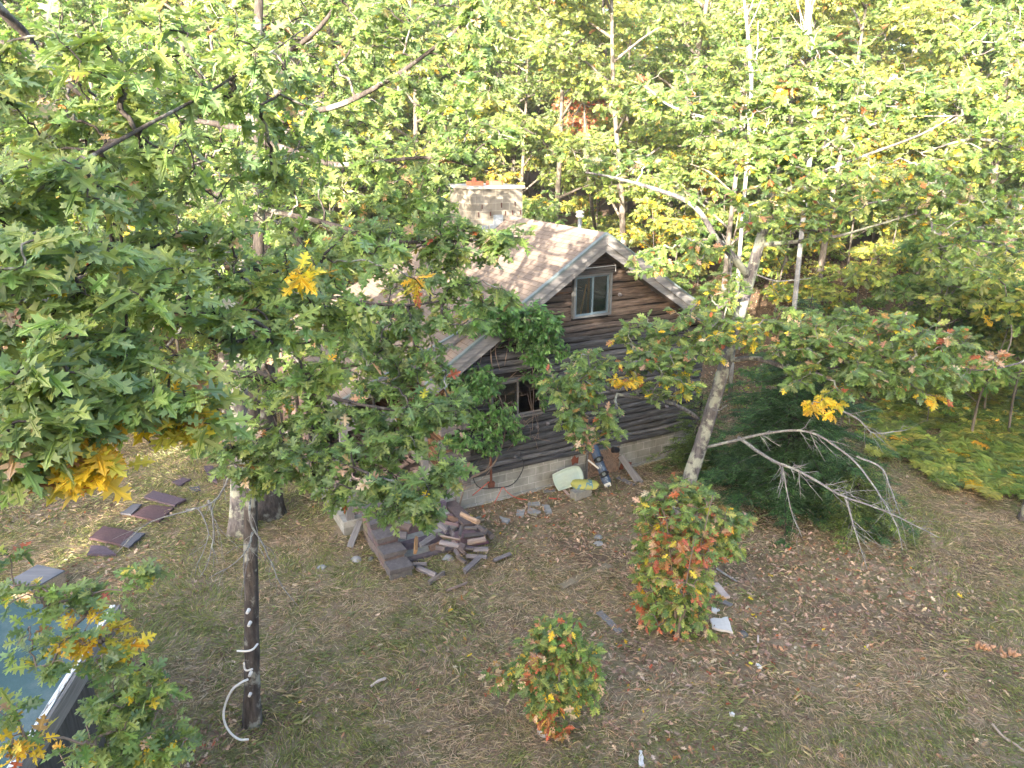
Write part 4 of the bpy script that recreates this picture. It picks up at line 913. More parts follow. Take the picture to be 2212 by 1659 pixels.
rock(15, 900, .10, 'grey stone alone in the grass left of the porch corner', C5b); rock(1640, 235, .10, 'pale stone on the leaves in front of the foundation', C10); rock(1640, 275, .11, 'rough pale stone touching the one behind it', C10)
rock(1225, 810, .13, 'grey stone tucked under the right end block of the steps', C5b); rock(480, 835, .10, 'dark stone near the torn foam sheet', C9, bpy.data.materials['dark_stone'])
rock(1300, 1440, .11, 'white stone at the foot of the small orange bush', C10, M_WH)
# rubble on the porch floor
mb = MB(); n = 420
for k in range(n):
    a_, b_ = R.uniform(-2.6, -.4), R.uniform(.15, 4.5); s_ = R.uniform(.03, .11)
    M_ = Matrix.Translation(Vector((a_, b_, .24 + .25 * R.uniform() * math.exp(-abs(a_ + 1.2))))) @ Matrix.Rotation(R.uniform(0, 6), 4, 'Z') @ Matrix.Rotation(R.uniform(-.6, .6), 4, 'X')
    t_ = R.uniform(.5, 1.3); mb.box((-s_ * 1.6, -s_ * .5, -s_ * .25), (s_ * 1.6, s_ * .5, s_ * .25), (t_, t_ * .93, t_ * .9), M_, .01)
o = mb.build('porch_rubble', m_plain('rubble_wood', (.32, .26, .24), .9, .3, 20, .2, .3, True)); o.location = G0; o.rotation_euler = (0, 0, HR); tag(o, 'broken grey and brown wood rubble heaped on the porch floor', None, None, 'stuff')

# ------------------------------------------------------------------ trees
def limb(pts, r0, r1, k=4): 
    p = smooth(pts, k); return p, r0, r1
def wood(mb, L, sides=10, rough=.10, flare=False):
    p, r0, r1 = L; t = np.linspace(0, 1, len(p)); r = r0 + (r1 - r0) * t
    if flare: r = r * (1 + .55 * np.exp(-t * 22))
    mb.tube(p, r, sides, rough=rough)
def deadwood(mb, pts, r0, r1, n=10, length=.5, sides=6, lev=2, droop=-.1, rs=None, k=4):
    """a bare branch with forked side twigs"""
    p = smooth(pts, k); p = p + np.cumsum(R.normal(0, .006, p.shape), 0); t = np.linspace(0, 1, len(p)); mb.tube(p, r0 + (r1 - r0) * t, sides, rough=.12)
    tot = np.linalg.norm(p[-1] - p[0])
    for i in range(n):
        f = R.uniform(.25, 1); j = min(len(p) - 2, int(f * (len(p) - 1))); d = norm(p[j + 1] - p[j]); s = norm(np.cross(d, R.normal(0, 1, 3)))
        dd = norm(d * R.uniform(.5, 1.1) + s * R.uniform(.5, 1) + [0, 0, droop]); L = length * R.uniform(.35, 1.2) * (1.15 - .5 * f)
        q = [p[j], p[j] + dd * L * .4 + R.normal(0, .03, 3) * L, p[j] + dd * L + R.normal(0, .12, 3) * L + [0, 0, droop * L * .6]]
        rr = (r0 + (r1 - r0) * t[j]) * .5
        if lev > 1: deadwood(mb, q, rr, rr * .35, max(2, n // 3), L * .5, 4, lev - 1, droop, k=3)
        else: mb.tube(smooth(q, 3), np.linspace(rr, rr * .4, 7), 4)
def tree(name, loc, label, cat, group, limbs, blobs, leaf, kind, mix, bark, k=6, droop=.15, flat=(1, 1, 1), wmat=None, lmat=None, curl=.25, sides=10, base=None, wood_sides=4, back=.10, wig=.12, dens=1.0, steps=3, flare=True, tilt=.55):
    """limbs: first is the trunk. blobs: (centre, radii, clusters[, mix])"""
    t = empty(name, loc, 0, label, cat, group); loc = np.asarray(loc, float)
    L = [(np.asarray(p) - loc, a, b) for p, a, b in limbs]
    mb = MB()
    for i, l in enumerate(L): wood(mb, l, sides if i == 0 else max(6, sides - 3), .10, flare and i == 0)
    T = []; mixes = []
    blobs = [(b[0], b[1], max(1, int(round(b[2] * dens))), b[3] if len(b) > 3 else None) for b in blobs]
    for b in blobs:
        pts = blob(np.asarray(b[0]) - loc, np.asarray(b[1]) * flat, b[2]); T.append(pts); mixes += [b[3] if len(b) > 3 and b[3] else mix] * b[2]
    T = np.concatenate(T)
    # limbs past the first tenth of the trunk carry twigs
    LL = [((p[len(p) // 5:] if i == 0 else p), a, b) for i, (p, a, b) in enumerate(L)]
    P0, P1, r0, r1, dirs = grow(LL, T, wig, steps)
    r0[:] *= leaf / .17; r1[:] *= leaf / .17
    mb.frusta(P0, P1, r0, r1, wood_sides)
    mb.build('trunk', bark, t, True)
    cb = MB(); rosettes(cb, T, dirs, k, leaf, mixes, kind, droop=droop, curl=curl, back=back * leaf / .17, tilt=tilt)
    cb.build('crown', lmat or M_LEAF, t)
    return t
G1 = {'green': 1}; NEAR = {'near': 10, 'lime': .25, 'tan': .22, 'yellow': .06}; YEL = {'yellow': 7, 'orange': .4, 'near': .2}
MIDX = {'green': 9, 'near': 3, 'lime': .5, 'tan': .25, 'orange': .05, 'yellow': .06}
def B(px, py, rx, ry, d, n, mx=None, rd=None):
    c = Wd(px, py, d); s = d / FPX; return (c, (rx * s, (rd if rd else (rx + ry) * .45 * s), ry * s * 1.02), n, mx)

# --- the nearest oak, its trunk out of frame to the left
c0 = np.array([-4.3, 1.4, 0.])
limbs = [limb([c0, c0 + [.1, 0, 4], c0 + [.2, .2, 7.5], c0 + [.1, .4, 11]], .26, .10),
 limb([c0 + [.1, 0, 6.2], Wd(-90, 520, 3.4), Wd(100, 395, 3.5), Wd(300, 280, 3.9), Wd(440, 205, 4.3), Wd(560, 130, 4.8), Wd(660, 60, 5.2)], .018, .005),
 limb([c0 + [.1, 0, 5.6], Wd(-120, 640, 3.3), Wd(0, 560, 3.5), Wd(50, 530, 3.7), Wd(160, 540, 4.0), Wd(300, 548, 4.4)], .045, .008),
 limb([c0 + [.1, 0, 5.8], Wd(-150, 680, 3.6), Wd(40, 652, 3.9), Wd(200, 660, 4.2), Wd(355, 662, 4.4), Wd(450, 620, 4.6), Wd(540, 580, 4.8), Wd(640, 560, 5.2)], .042, .006),
 limb([c0 + [.1, 0, 5.2], Wd(-160, 800, 3.2), Wd(20, 850, 3.1), Wd(150, 840, 3.2), Wd(240, 880, 3.4), Wd(330, 960, 3.5)], .035, .006),
 limb([c0 + [.1, 0, 8.5], Wd(-200, 60, 4.2), Wd(40, 110, 4.6), Wd(170, 200, 4.9), Wd(330, 330, 4.9), Wd(470, 430, 5)], .045, .006),
 limb([c0 + [.1, 0, 9], Wd(-180, -60, 4), Wd(20, 40, 4.5), Wd(100, 130, 4.8), Wd(210, 210, 5.2)], .05, .008),
 limb([Wd(300, 660, 4.3), Wd(480, 740, 4.2), Wd(600, 750, 4.4), Wd(760, 720, 4.8)], .012, .005)]
bl = [B(110, 200, 190, 130, 3.9, 14), B(380, 130, 220, 120, 4.4, 16), B(250, 330, 260, 110, 4.3, 19), B(120, 440, 180, 110, 3.5, 15), B(90, 560, 140, 90, 3.2, 10), B(330, 490, 200, 100, 4.3, 15),
 B(130, 690, 180, 90, 3.2, 13), B(370, 640, 170, 90, 3.8, 13), B(560, 560, 190, 90, 4.6, 14), B(760, 560, 120, 70, 5.0, 7), B(560, 700, 160, 60, 4.3, 10), B(720, 690, 110, 60, 4.6, 6),
 B(130, 830, 160, 80, 3.0, 10), B(90, 930, 110, 60, 2.9, 6), B(330, 800, 150, 70, 3.4, 8), B(250, 880, 110, 50, 3.2, 5), B(430, 900, 90, 50, 3.4, 3), B(60, 1000, 90, 40, 2.9, 3),
 B(560, 200, 160, 120, 5.0, 9), B(640, 330, 150, 90, 5.2, 9), B(700, 820, 70, 40, 4.4, 2),
 B(345, 870, 40, 35, 3.5, 4, YEL), B(388, 905, 38, 28, 3.4, 3, YEL), B(205, 985, 50, 30, 3.05, 4, YEL), B(180, 1020, 45, 18, 3.0, 2, YEL), B(640, 598, 22, 12, 4.3, 1, YEL), B(672, 815, 25, 18, 4.4, 1, {'lime': 1}), B(905, 628, 20, 14, 5.2, 1, YEL)]
tree('near_oak', c0, 'closest oak, its big lobed leaves and yellow sprays filling the left edge', 'tree', None, limbs, bl, .142, 'hi', NEAR, M_BARKD, k=8, dens=2.3, curl=.4, back=.12, steps=4, wig=.09)

# --- oak with the white tube on its trunk
TA = WY(545, 1560, 8.12); TA[2] = 0
tp = [TA + [0, 0, -.1], WY(546, 1480, 8.14), WY(545, 1350, 8.2), WY(543, 1200, 8.3), WY(544, 1050, 8.4), WY(549, 900, 8.5), WY(553, 750, 8.6), WY(558, 600, 8.7), WY(561, 450, 8.9), WY(556, 300, 9.0), WY(552, 160, 9.1), WY(560, 20, 9.2), WY(566, -180, 9.3)]
limbs = [limb(tp, .105, .045),
 limb([WY(556, 300, 9.0), Wd(640, 250, 8.6), Wd(740, 225, 8.4), Wd(860, 160, 8.3), Wd(980, 70, 8.2), Wd(1040, 10, 8.2)], .045, .012),
 limb([WY(553, 160, 9.1), Wd(600, 130, 9.0), Wd(690, 60, 8.6), Wd(760, -40, 8.6)], .05, .015),
 limb([WY(556, 290, 9.0), Wd(480, 270, 8.8), Wd(430, 262, 8.8), Wd(340, 240, 8.9)], .05, .015),
 limb([WY(556, 300, 9.0), Wd(640, 330, 8.6), Wd(720, 355, 8.4), Wd(810, 350, 8.3), Wd(930, 340, 8.2), Wd(1020, 360, 8.2)], .045, .010),
 limb([WY(561, 450, 8.9), Wd(700, 480, 8.2), Wd(850, 520, 7.8), Wd(1000, 520, 7.6), Wd(1090, 510, 7.6)], .035, .008),
 limb([WY(557, 620, 8.7), Wd(700, 640, 7.8), Wd(850, 660, 7.4), Wd(960, 650, 7.4)], .03, .008),
 limb([WY(551, 800, 8.5), Wd(650, 840, 7.6), Wd(760, 870, 7.2), Wd(880, 890, 7.0), Wd(980, 900, 7.1)], .03, .007),
 limb([WY(547, 930, 8.4), Wd(640, 960, 7.3), Wd(740, 1000, 6.8), Wd(850, 1040, 6.6), Wd(950, 1050, 6.6)], .028, .007),
 limb([WY(556, 560, 8.7), Wd(430, 540, 8.2), Wd(300, 560, 8.0), Wd(160, 600, 8.0)], .03, .008)]
bl = [B(760, 1030, 100, 55, 6.8, 15), B(880, 1070, 115, 60, 6.6, 21), B(820, 940, 130, 60, 7.0, 23), B(960, 1010, 45, 30, 6.7, 4), B(950, 880, 90, 40, 7.0, 13), B(640, 1000, 70, 60, 7.0, 10), B(545, 990, 90, 70, 7.2, 20), B(640, 900, 120, 70, 7.3, 19),
 B(480, 960, 60, 40, 7.4, 5), B(780, 800, 160, 70, 7.4, 26), B(860, 720, 120, 70, 7.6, 20), B(700, 700, 160, 80, 7.8, 24), B(560, 780, 130, 90, 7.8, 18), B(930, 800, 60, 40, 7.3, 5),
 B(940, 610, 110, 40, 7.6, 14), B(1000, 520, 110, 50, 7.6, 20), B(1090, 510, 60, 35, 7.6, 7), B(860, 520, 160, 60, 7.8, 24), B(700, 560, 170, 70, 8.2, 20), B(920, 450, 70, 35, 8.2, 8), B(840, 430, 150, 50, 8.3, 16),
 B(1060, 640, 60, 25, 7.7, 5), B(1010, 690, 60, 25, 7.5, 5), B(900, 330, 190, 70, 8.3, 26), B(1060, 290, 60, 35, 8.4, 6), B(960, 190, 130, 70, 8.3, 22), B(1040, 70, 60, 80, 8.2, 14), B(900, 60, 160, 80, 8.4, 26), B(730, 100, 170, 110, 8.9, 28), B(660, 300, 150, 90, 9.0, 16),
 B(450, 120, 200, 110, 9.2, 22), B(400, 300, 200, 110, 9.0, 24), B(280, 480, 200, 110, 8.6, 24), B(120, 600, 160, 100, 8.6, 16), B(400, 640, 160, 90, 8.6, 16), B(150, 300, 180, 150, 9.2, 20), B(180, 100, 180, 120, 9.6, 16), B(780, -60, 300, 80, 8.6, 22), B(420, 470, 150, 80, 9, 14),
 B(560, 200, 90, 110, 8.6, 14), B(570, 420, 90, 100, 8.2, 14), B(620, 240, 60, 30, 8.6, 3, YEL), B(640, 225, 30, 20, 8.8, 2, YEL)]
oakA = tree('oak_tree', TA, 'tall oak in front of the cabin with a white tube looped round its dark trunk', 'tree', None, limbs, bl, .155, 'hi', MIDX, M_BARKD, k=7, dens=2.1, curl=.25, steps=4, sides=14, wig=.10)
for pts, r in (([WY(538, 1040, 8.4), Wd(500, 1010, 8.1), Wd(470, 1065, 7.9), Wd(420, 1095, 7.7), Wd(310, 1130, 7.6), Wd(240, 1200, 7.6)], .018), ([Wd(450, 1080, 7.9), Wd(460, 1130, 7.9), Wd(455, 1200, 8.0), Wd(430, 1250, 8.0)], .014),
    ([Wd(400, 1100, 7.7), Wd(430, 1100, 7.7), Wd(452, 1150, 7.7), Wd(420, 1240, 7.8)], .012), ([WY(540, 1050, 8.3), Wd(542, 1090, 8.0), Wd(552, 1140, 7.9), Wd(575, 1190, 7.9), Wd(600, 1250, 8.0), Wd(640, 1310, 8.1)], .016), ([WY(545, 1150, 8.3), Wd(530, 1190, 8.0), Wd(500, 1220, 8.0), Wd(450, 1245, 8.1)], .012)):
    mb = MB(); deadwood(mb, [np.array(p) - TA for p in pts], r, .004, 7, .42, 6, 2, -.35); mb.build('dead_branch', M_DEAD, oakA, True)
def C2(x, y): return (x * .35, 1078.5 + y * .35)
M_TUBE = m_plain('white_tubing', (.50, .49, .48), .45, .06)
mb = MB(); mb.tube(smooth([WY(*C2(x, y), Y) for x, y, Y in ((1530,1112,7.92),(1490,1130,7.85),(1430,1180,7.8),(1390,1270,7.78),(1380,1340,7.74),(1395,1400,7.72),(1430,1450,7.70),(1480,1483,7.70),(1535,1483,7.72))]), .016, 7); tag(mb.build('loose_tube', M_TUBE), 'white plastic tube curving in a half circle from the oak trunk to the grass', 'tube')
mb = MB(); mb.tube(smooth([WY(*C2(x, y), Y) for x, y, Y in ((1465,936,7.9),(1520,938,7.8),(1562,925,7.82),(1590,893,7.95))]), .014, 7); tag(mb.build('loose_tube', M_TUBE), 'short white tube wrapped across the oak trunk above the others', 'tube')
mb = MB(); mb.tube(smooth([WY(*C2(x, y), Y) for x, y, Y in ((1505,1010,7.9),(1510,1045,7.9),(1525,1057,7.88),(1558,1048,7.86))]), .013, 6); tag(mb.build('loose_tube', M_TUBE), 'small hooked white tube on the left side of the oak trunk', 'tube')
for x, y in ((1537,680),(1546,758),(1551,1065),(1550,1190)):
    p = WY(*C2(x, y), 8.06) - TA; mb = MB(); mb.tube([p, p + [0, -.08, 0]], [.024, .020], 8); mb.build('tap', M_TUBE, oakA)

# --- thick trunks behind it
def ontree(name, base, label, px_pts, r0, r1, blobs_, leaf, mix, bark, k=6, kind='mid', extra=(), group=None, **kw):
    b = ground(*base); b[2] -= .1; limbs = [limb([b] + px_pts, r0, r1)] + list(extra)
    return tree(name, b, label, 'tree', group, limbs, blobs_, leaf, kind, mix, bark, k, dens=1.8, tilt=.8, **kw)
ontree('oak_tree', (521, 1150), 'thick pale barked oak directly behind the trunk with the white tube', [WY(518, 1000, 13.5), WY(516, 860, 13.6), WY(520, 650, 13.8), WY(530, 400, 14), WY(540, 100, 14.2)], .21, .10,
  [B(560, 60, 200, 130, 14, 50), B(420, 240, 150, 90, 13.5, 34), B(700, 200, 130, 80, 13.5, 30), B(520, 480, 160, 80, 13.2, 30), B(330, 100, 120, 90, 14, 26), B(420, 600, 120, 80, 13, 22)], .18, {'green': 2, 'lime': 1}, M_BARKL, 7, sides=14)
ontree('oak_tree', (582, 1112), 'dark barked oak close to the cabin beside the thick pale one', [WY(578, 980, 14.4), WY(572, 850, 14.6), WY(574, 640, 14.8), WY(590, 400, 15), WY(610, 100, 15.4)], .25, .12,
  [B(800, 60, 180, 100, 15, 50), B(760, 260, 140, 80, 14.6, 34), B(880, 360, 110, 60, 14.6, 22), B(640, 420, 130, 70, 14.2, 24), B(980, 240, 90, 60, 15, 16)], .18, {'green': 2, 'lime': 1.1}, M_BARKD, 7, sides=14)
ontree('oak_tree', (500, 985), 'slimmer dark trunk left of the two thick oaks on the lawn edge', [WY(492, 900, 18.6), WY(480, 700, 19), WY(470, 400, 19.5)], .22, .1,
  [B(330, 620, 160, 100, 18.5, 50), B(200, 760, 200, 60, 18.5, 50), B(420, 420, 150, 110, 19, 50), B(60, 820, 140, 40, 18.5, 26), B(120, 500, 160, 100, 19, 40)], .18, {'green': 1, 'lime': 1.3}, M_BARKD, 7, sides=12)

# --- leaning grey oak right of the cabin, with bare lichen covered limbs
tb = ground(1462, 1130); tb[2] -= .1
Rm = {'green': 10, 'near': 1, 'lime': 1.2, 'tan': .7, 'orange': .25, 'yellow': .3}
def zd(t): return 15.2 - 2.2 * t
trk = [tb, Wd(1483, 1060, 15.1), Wd(1512, 970, 14.8), Wd(1543, 870, 14.5), Wd(1572, 770, 14.2), Wd(1607, 650, 13.9), Wd(1632, 560, 13.7), Wd(1652, 490, 13.5), Wd(1680, 400, 13.4), Wd(1698, 320, 13.3), Wd(1715, 200, 13.3)]
limbs = [limb(trk, .165, .06, 5),
 limb([Wd(1508, 905, 14.6), Wd(1480, 885, 14.2), Wd(1420, 862, 13.6), Wd(1330, 850, 12.9), Wd(1280, 800, 12.5), Wd(1270, 770, 12.4)], .045, .010),
 limb([Wd(1570, 778, 14.2), Wd(1640, 775, 13.6), Wd(1720, 800, 13.0), Wd(1830, 790, 12.6), Wd(1960, 770, 12.4)], .055, .012),
 limb([Wd(1620, 600, 13.8), Wd(1575, 545, 13.4), Wd(1550, 520, 13.2), Wd(1500, 445, 13.0), Wd(1420, 410, 12.8), Wd(1330, 385, 12.6), Wd(1265, 372, 12.5)], .075, .014),
 limb([Wd(1645, 528, 13.6), Wd(1720, 522, 13.2), Wd(1800, 512, 13.0), Wd(1880, 490, 12.8), Wd(1975, 462, 12.6)], .045, .012),
 limb([Wd(1672, 425, 13.4), Wd(1780, 370, 13.0), Wd(1870, 335, 12.8), Wd(1990, 290, 12.6), Wd(2060, 250, 12.6)], .04, .012),
 limb([Wd(1680, 400, 13.4), Wd(1740, 345, 13.0), Wd(1830, 290, 12.8), Wd(1940, 255, 12.7), Wd(2080, 250, 12.6)], .035, .010),
 limb([Wd(1665, 450, 13.5), Wd(1645, 380, 13.2), Wd(1620, 310, 13.0), Wd(1570, 270, 12.9), Wd(1450, 230, 12.8), Wd(1400, 190, 12.8)], .05, .012),
 limb([Wd(1575, 545, 13.4), Wd(1578, 600, 13.3), Wd(1570, 660, 13.2), Wd(1555, 720, 13.1)], .03, .008)]
bl = [B(1245, 830, 70, 60, 12.4, 26), B(1265, 910, 80, 45, 12.4, 24), B(1275, 775, 40, 40, 12.6, 8), B(1400, 800, 90, 60, 12.9, 26), B(1470, 740, 110, 60, 13, 36), B(1380, 720, 60, 35, 13, 12), B(1540, 690, 80, 50, 13.2, 22), B(1470, 830, 60, 30, 12.9, 8, {'yellow': 1, 'lime': 1, 'green': 1}),
 B(1600, 720, 60, 30, 13, 10, {'yellow': 1, 'green': 2}), B(1350, 825, 40, 12, 12.8, 4, YEL), B(1260, 945, 40, 18, 12.3, 6, {'tan': 1, 'green': 1}),
 B(1850, 720, 190, 50, 12.4, 62), B(1820, 800, 140, 50, 12.2, 44), B(1960, 810, 120, 45, 12.2, 34), B(2040, 740, 90, 45, 12.3, 24), B(1760, 740, 100, 60, 12.6, 28), B(2010, 860, 30, 14, 12.2, 2, YEL), B(1780, 882, 42, 22, 12, 5, {'yellow': 1}), B(1700, 690, 60, 30, 12.8, 10),
 B(1700, 215, 150, 60, 12.8, 46), B(1560, 250, 130, 60, 12.8, 32), B(1870, 220, 150, 60, 12.8, 42), B(2010, 200, 120, 60, 12.8, 28), B(1760, 120, 180, 60, 13, 32), B(1700, 190, 40, 20, 12.6, 4, {'orange': 1, 'yellow': 1}), B(1450, 190, 110, 50, 13, 22),
 B(1740, 390, 130, 45, 12.6, 34), B(1700, 470, 110, 45, 12.6, 26), B(1640, 330, 110, 50, 12.6, 30), B(1760, 300, 120, 45, 12.5, 28), B(1850, 450, 120, 40, 12.7, 22), B(1980, 400, 120, 60, 12.6, 28), B(2080, 480, 120, 60, 12.6, 24), B(1380, 350, 60, 30, 12.8, 10), B(1310, 360, 50, 30, 12.6, 6), B(1500, 540, 70, 40, 13, 14), B(1420, 560, 60, 30, 13.1, 10), B(1540, 420, 80, 40, 13.2, 10), B(1560, 620, 50, 40, 13.1, 10)]
oakR = tree('leaning_oak', tb, 'leaning lichen grey oak right of the cabin with leafy limbs over the gable', 'tree', None, limbs, bl, .165, 'mid', Rm, M_BARKL, k=8, dens=2.0, curl=.2, sides=14, steps=4)
for pts, r, n in (([Wd(1528, 965, 14.7), Wd(1580, 950, 14.2), Wd(1660, 930, 13.6), Wd(1750, 925, 13.1), Wd(1840, 975, 12.6), Wd(1900, 1050, 12.3), Wd(1945, 1130, 12.2), Wd(1960, 1180, 12.2)], .036, 18),
   ([Wd(1595, 945, 14.1), Wd(1660, 990, 13.4), Wd(1730, 1020, 12.9), Wd(1820, 1070, 12.4), Wd(1930, 1112, 12.0), Wd(2035, 1162, 11.8)], .036, 26),
   ([Wd(1850, 985, 12.6), Wd(1905, 1010, 12.4), Wd(1925, 1060, 12.3), Wd(1945, 1110, 12.2)], .02, 8), ([Wd(1690, 1000, 13.2), Wd(1700, 1060, 13.1), Wd(1715, 1120, 13.1), Wd(1730, 1160, 13.1)], .016, 5),
   ([Wd(1825, 1075, 12.4), Wd(1838, 1120, 12.3), Wd(1850, 1160, 12.2), Wd(1870, 1230, 12.2)], .02, 10), ([Wd(1800, 880, 12.4), Wd(1850, 905, 12.4), Wd(1890, 935, 12.4), Wd(1960, 930, 12.4)], .02, 14),
   ([Wd(1625, 590, 13.8), Wd(1680, 607, 13.5), Wd(1750, 602, 13.3)], .02, 3), ([Wd(1530, 880, 14.5), Wd(1550, 885, 14.3), Wd(1570, 875, 14.2)], .015, 1), ([Wd(1560, 520, 13.3), Wd(1585, 560, 13.1), Wd(1560, 505, 13.0)], .02, 2)):
    mb = MB(); deadwood(mb, [np.array(p) - tb for p in pts], r, .006, n, .62, 7, 2, -.12, k=5); mb.build('dead_branch', M_DEAD, oakR, True)

# --- young oaks in autumn colours, bushes
AUT = {'green': 6, 'lime': 5, 'orange': 1.1, 'yellow': .4, 'red': .08, 'tan': .7}
def bush(name, base, h, rx, n, leaf, mix, label, cat, lean=(0, 0), blobs_=None, k=7, kind='mid', stems=4, group=None):
    b = ground(*base); b[2] -= .05; limbs = []
    for i in range(stems):
        a = i * 2.4; o = np.array([math.cos(a), math.sin(a), 0]) * rx * .45
        limbs.append(limb([b, b + o * .3 + [0, 0, h * .35], b + o * .8 + [lean[0], lean[1], h * (.75 if i else .95)]], .025, .006))
    if blobs_ is None: blobs_ = [(b + [lean[0], lean[1], h * .55], (rx, rx * .8, h * .48), n, mix)]
    return tree(name, b, label, 'bush', group, limbs, blobs_, leaf, kind, mix, M_TWIG, k, sides=6, steps=3, flare=False, dens=2.3 if kind == 'mid' else 1.35)
OR2 = {'orange': 3, 'red': .2, 'yellow': .3, 'green': 1.6, 'lime': .8, 'tan': .8}
bush('young_oak', (1462, 1385), 2.9, 1, 0, .15, AUT, 'bushy young oak with orange, red and green leaves at the foot of the leaning oak', 'bush', blobs_=[
  B(1470, 1100, 90, 60, 11.7, 34), B(1420, 1110, 50, 50, 11.8, 12), B(1560, 1130, 70, 40, 11.6, 22), B(1440, 1180, 60, 60, 11.7, 20, OR2), B(1500, 1180, 40, 50, 11.4, 14, OR2), B(1560, 1190, 50, 30, 11.6, 9), B(1420, 1240, 65, 60, 11.9, 26), B(1490, 1260, 60, 50, 11.5, 22), B(1440, 1320, 60, 40, 11.9, 18),
  B(1490, 1340, 50, 40, 11.9, 16), B(1450, 1370, 40, 20, 12.1, 7, {'green': 1}), B(1400, 1310, 40, 20, 12, 6, OR2), B(1380, 1195, 30, 30, 12, 5), B(1480, 1050, 60, 25, 11.8, 10, {'green': 2, 'lime': 1, 'orange': .6}), B(1595, 1125, 25, 22, 11.6, 4)], k=7)
bush('low_oak_bush', (1180, 1560), 1.8, 1, 0, .125, AUT, 'low bush of green and salmon orange oak leaves in the foreground grass', 'bush', blobs_=[
  B(1200, 1370, 60, 40, 9.6, 22), B(1240, 1420, 60, 50, 9.6, 30), B(1160, 1400, 40, 40, 9.6, 12), B(1180, 1460, 80, 45, 9.5, 36), B(1090, 1460, 45, 25, 9.8, 9, {'green': 3, 'tan': 1, 'orange': .6}), B(1250, 1480, 55, 45, 9.6, 26), B(1200, 1520, 60, 25, 9.8, 12), B(1165, 1535, 40, 20, 9.9, 7, OR2), B(1155, 1445, 25, 40, 9.3, 5, OR2), B(1195, 1570, 35, 14, 9.9, 5, OR2)], k=7)
BLM = {'near': 8, 'green': 3, 'yellow': .5, 'orange': .12, 'tan': .15}
bush('oak_sapling', (307, 2003), 3.3, 1, 0, .16, BLM, 'dark green oak sapling with yellow tips growing over the shed roof', 'bush', blobs_=[
  B(50, 1290, 90, 40, 6.0, 7), B(190, 1300, 90, 35, 6.1, 8), B(120, 1400, 110, 50, 5.9, 8), B(30, 1560, 40, 70, 5.6, 5), B(240, 1420, 50, 35, 6.0, 6), B(300, 1240, 50, 30, 6.3, 4), B(8, 1215, 18, 25, 6, 2),
  B(290, 1480, 70, 50, 6.4, 15), B(330, 1590, 80, 60, 6.3, 20), B(240, 1550, 70, 60, 6.2, 14), B(170, 1620, 50, 40, 6.0, 6), B(270, 1405, 30, 16, 6.2, 2, YEL), B(230, 1370, 30, 20, 6.1, 3, YEL), B(160, 1385, 35, 22, 6.0, 4, YEL), B(30, 1610, 30, 30, 5.6, 3, YEL), B(190, 1325, 30, 15, 6.2, 2, YEL), B(320, 1630, 60, 30, 6.4, 6)], k=6, kind='hi', stems=5)
# --- vine on the gable
vb = onwall(985, 1085, -.35); vb[2] = 0
VB = [(1110, 690, 90, 40, -.75, 80), (1050, 665, 60, 20, -.8, 34), (1160, 740, 50, 50, -.5, 44), (1185, 700, 30, 40, -.5, 18), (1150, 790, 30, 50, -.4, 14), (1030, 830, 55, 35, -.45, 40), (1010, 850, 40, 30, -.45, 18), (1060, 910, 60, 40, -.45, 42), (1000, 950, 45, 20, -.45, 16), (1050, 965, 30, 14, -.4, 8), (1120, 940, 25, 10, -.4, 6), (1175, 845, 14, 40, -.3, 6), (1215, 760, 25, 16, -.4, 5)]
def wp(x, y, b=-.3): return onwall(x, y, b)
vl = [limb([vb, wp(1010, 1040), wp(1060, 1010), wp(1085, 960), wp(1092, 900), wp(1070, 830), wp(1060, 760), wp(1065, 700, -.6), wp(1100, 670, -.75)], .022, .010), limb([wp(985, 1085), wp(990, 1045), wp(1045, 1020), wp(1062, 980), wp(1055, 930), wp(1072, 870), wp(1050, 840)], .012, .006),
  limb([wp(1062, 760), wp(1100, 720, -.55), wp(1160, 700, -.6), wp(1190, 740, -.5), wp(1170, 820), wp(1165, 860)], .012, .005), limb([wp(1058, 900), wp(1020, 900), wp(1000, 940), wp(960, 950)], .008, .004)]
vine = tree('climbing_vine', vb, 'dense green climbing vine covering the left half of the gable and its roof edge', 'vine', None, vl, [(onwall(x, y, b), (rx * .0105, .22, ry * .0105), n, {'vine': 12, 'brown': .12}) for x, y, rx, ry, b, n in VB], .125, 'oval', {'vine': 1}, M_TWIG, k=12, dens=2.3, droop=.45, curl=.2, back=.28, sides=7, flare=False)
mb = MB()
for i in range(46):
    x, y = R.uniform(1080, 1165), R.uniform(800, 960); p = wp(x, y, -.28) - vb; q = p + np.array([R.normal(0, .25), R.normal(0, .06), R.normal(-.1, .3)]); mb.tube(smooth([p, (p + q) / 2 + R.normal(0, .08, 3), q], 3), .004, 4)
for x0, y0, x1, y1 in ((1060, 690, 1035, 790), (1110, 700, 1090, 790), (1125, 700, 1130, 760), (1150, 790, 1150, 930), (1070, 740, 1080, 800), (1160, 760, 1185, 880), (985, 1080, 940, 1000), (940, 1010, 1000, 1040), (1000, 1060, 1070, 1000)):
    p, q = wp(x0, y0, -.35) - vb, wp(x1, y1, -.25) - vb; mb.tube(smooth([p, (p + q) / 2 + R.normal(0, .06, 3), q]), .006, 5)
mb.build('bare_vine_stem', m_plain('bare_vine_bark', (.22, .16, .13), .9), vine)

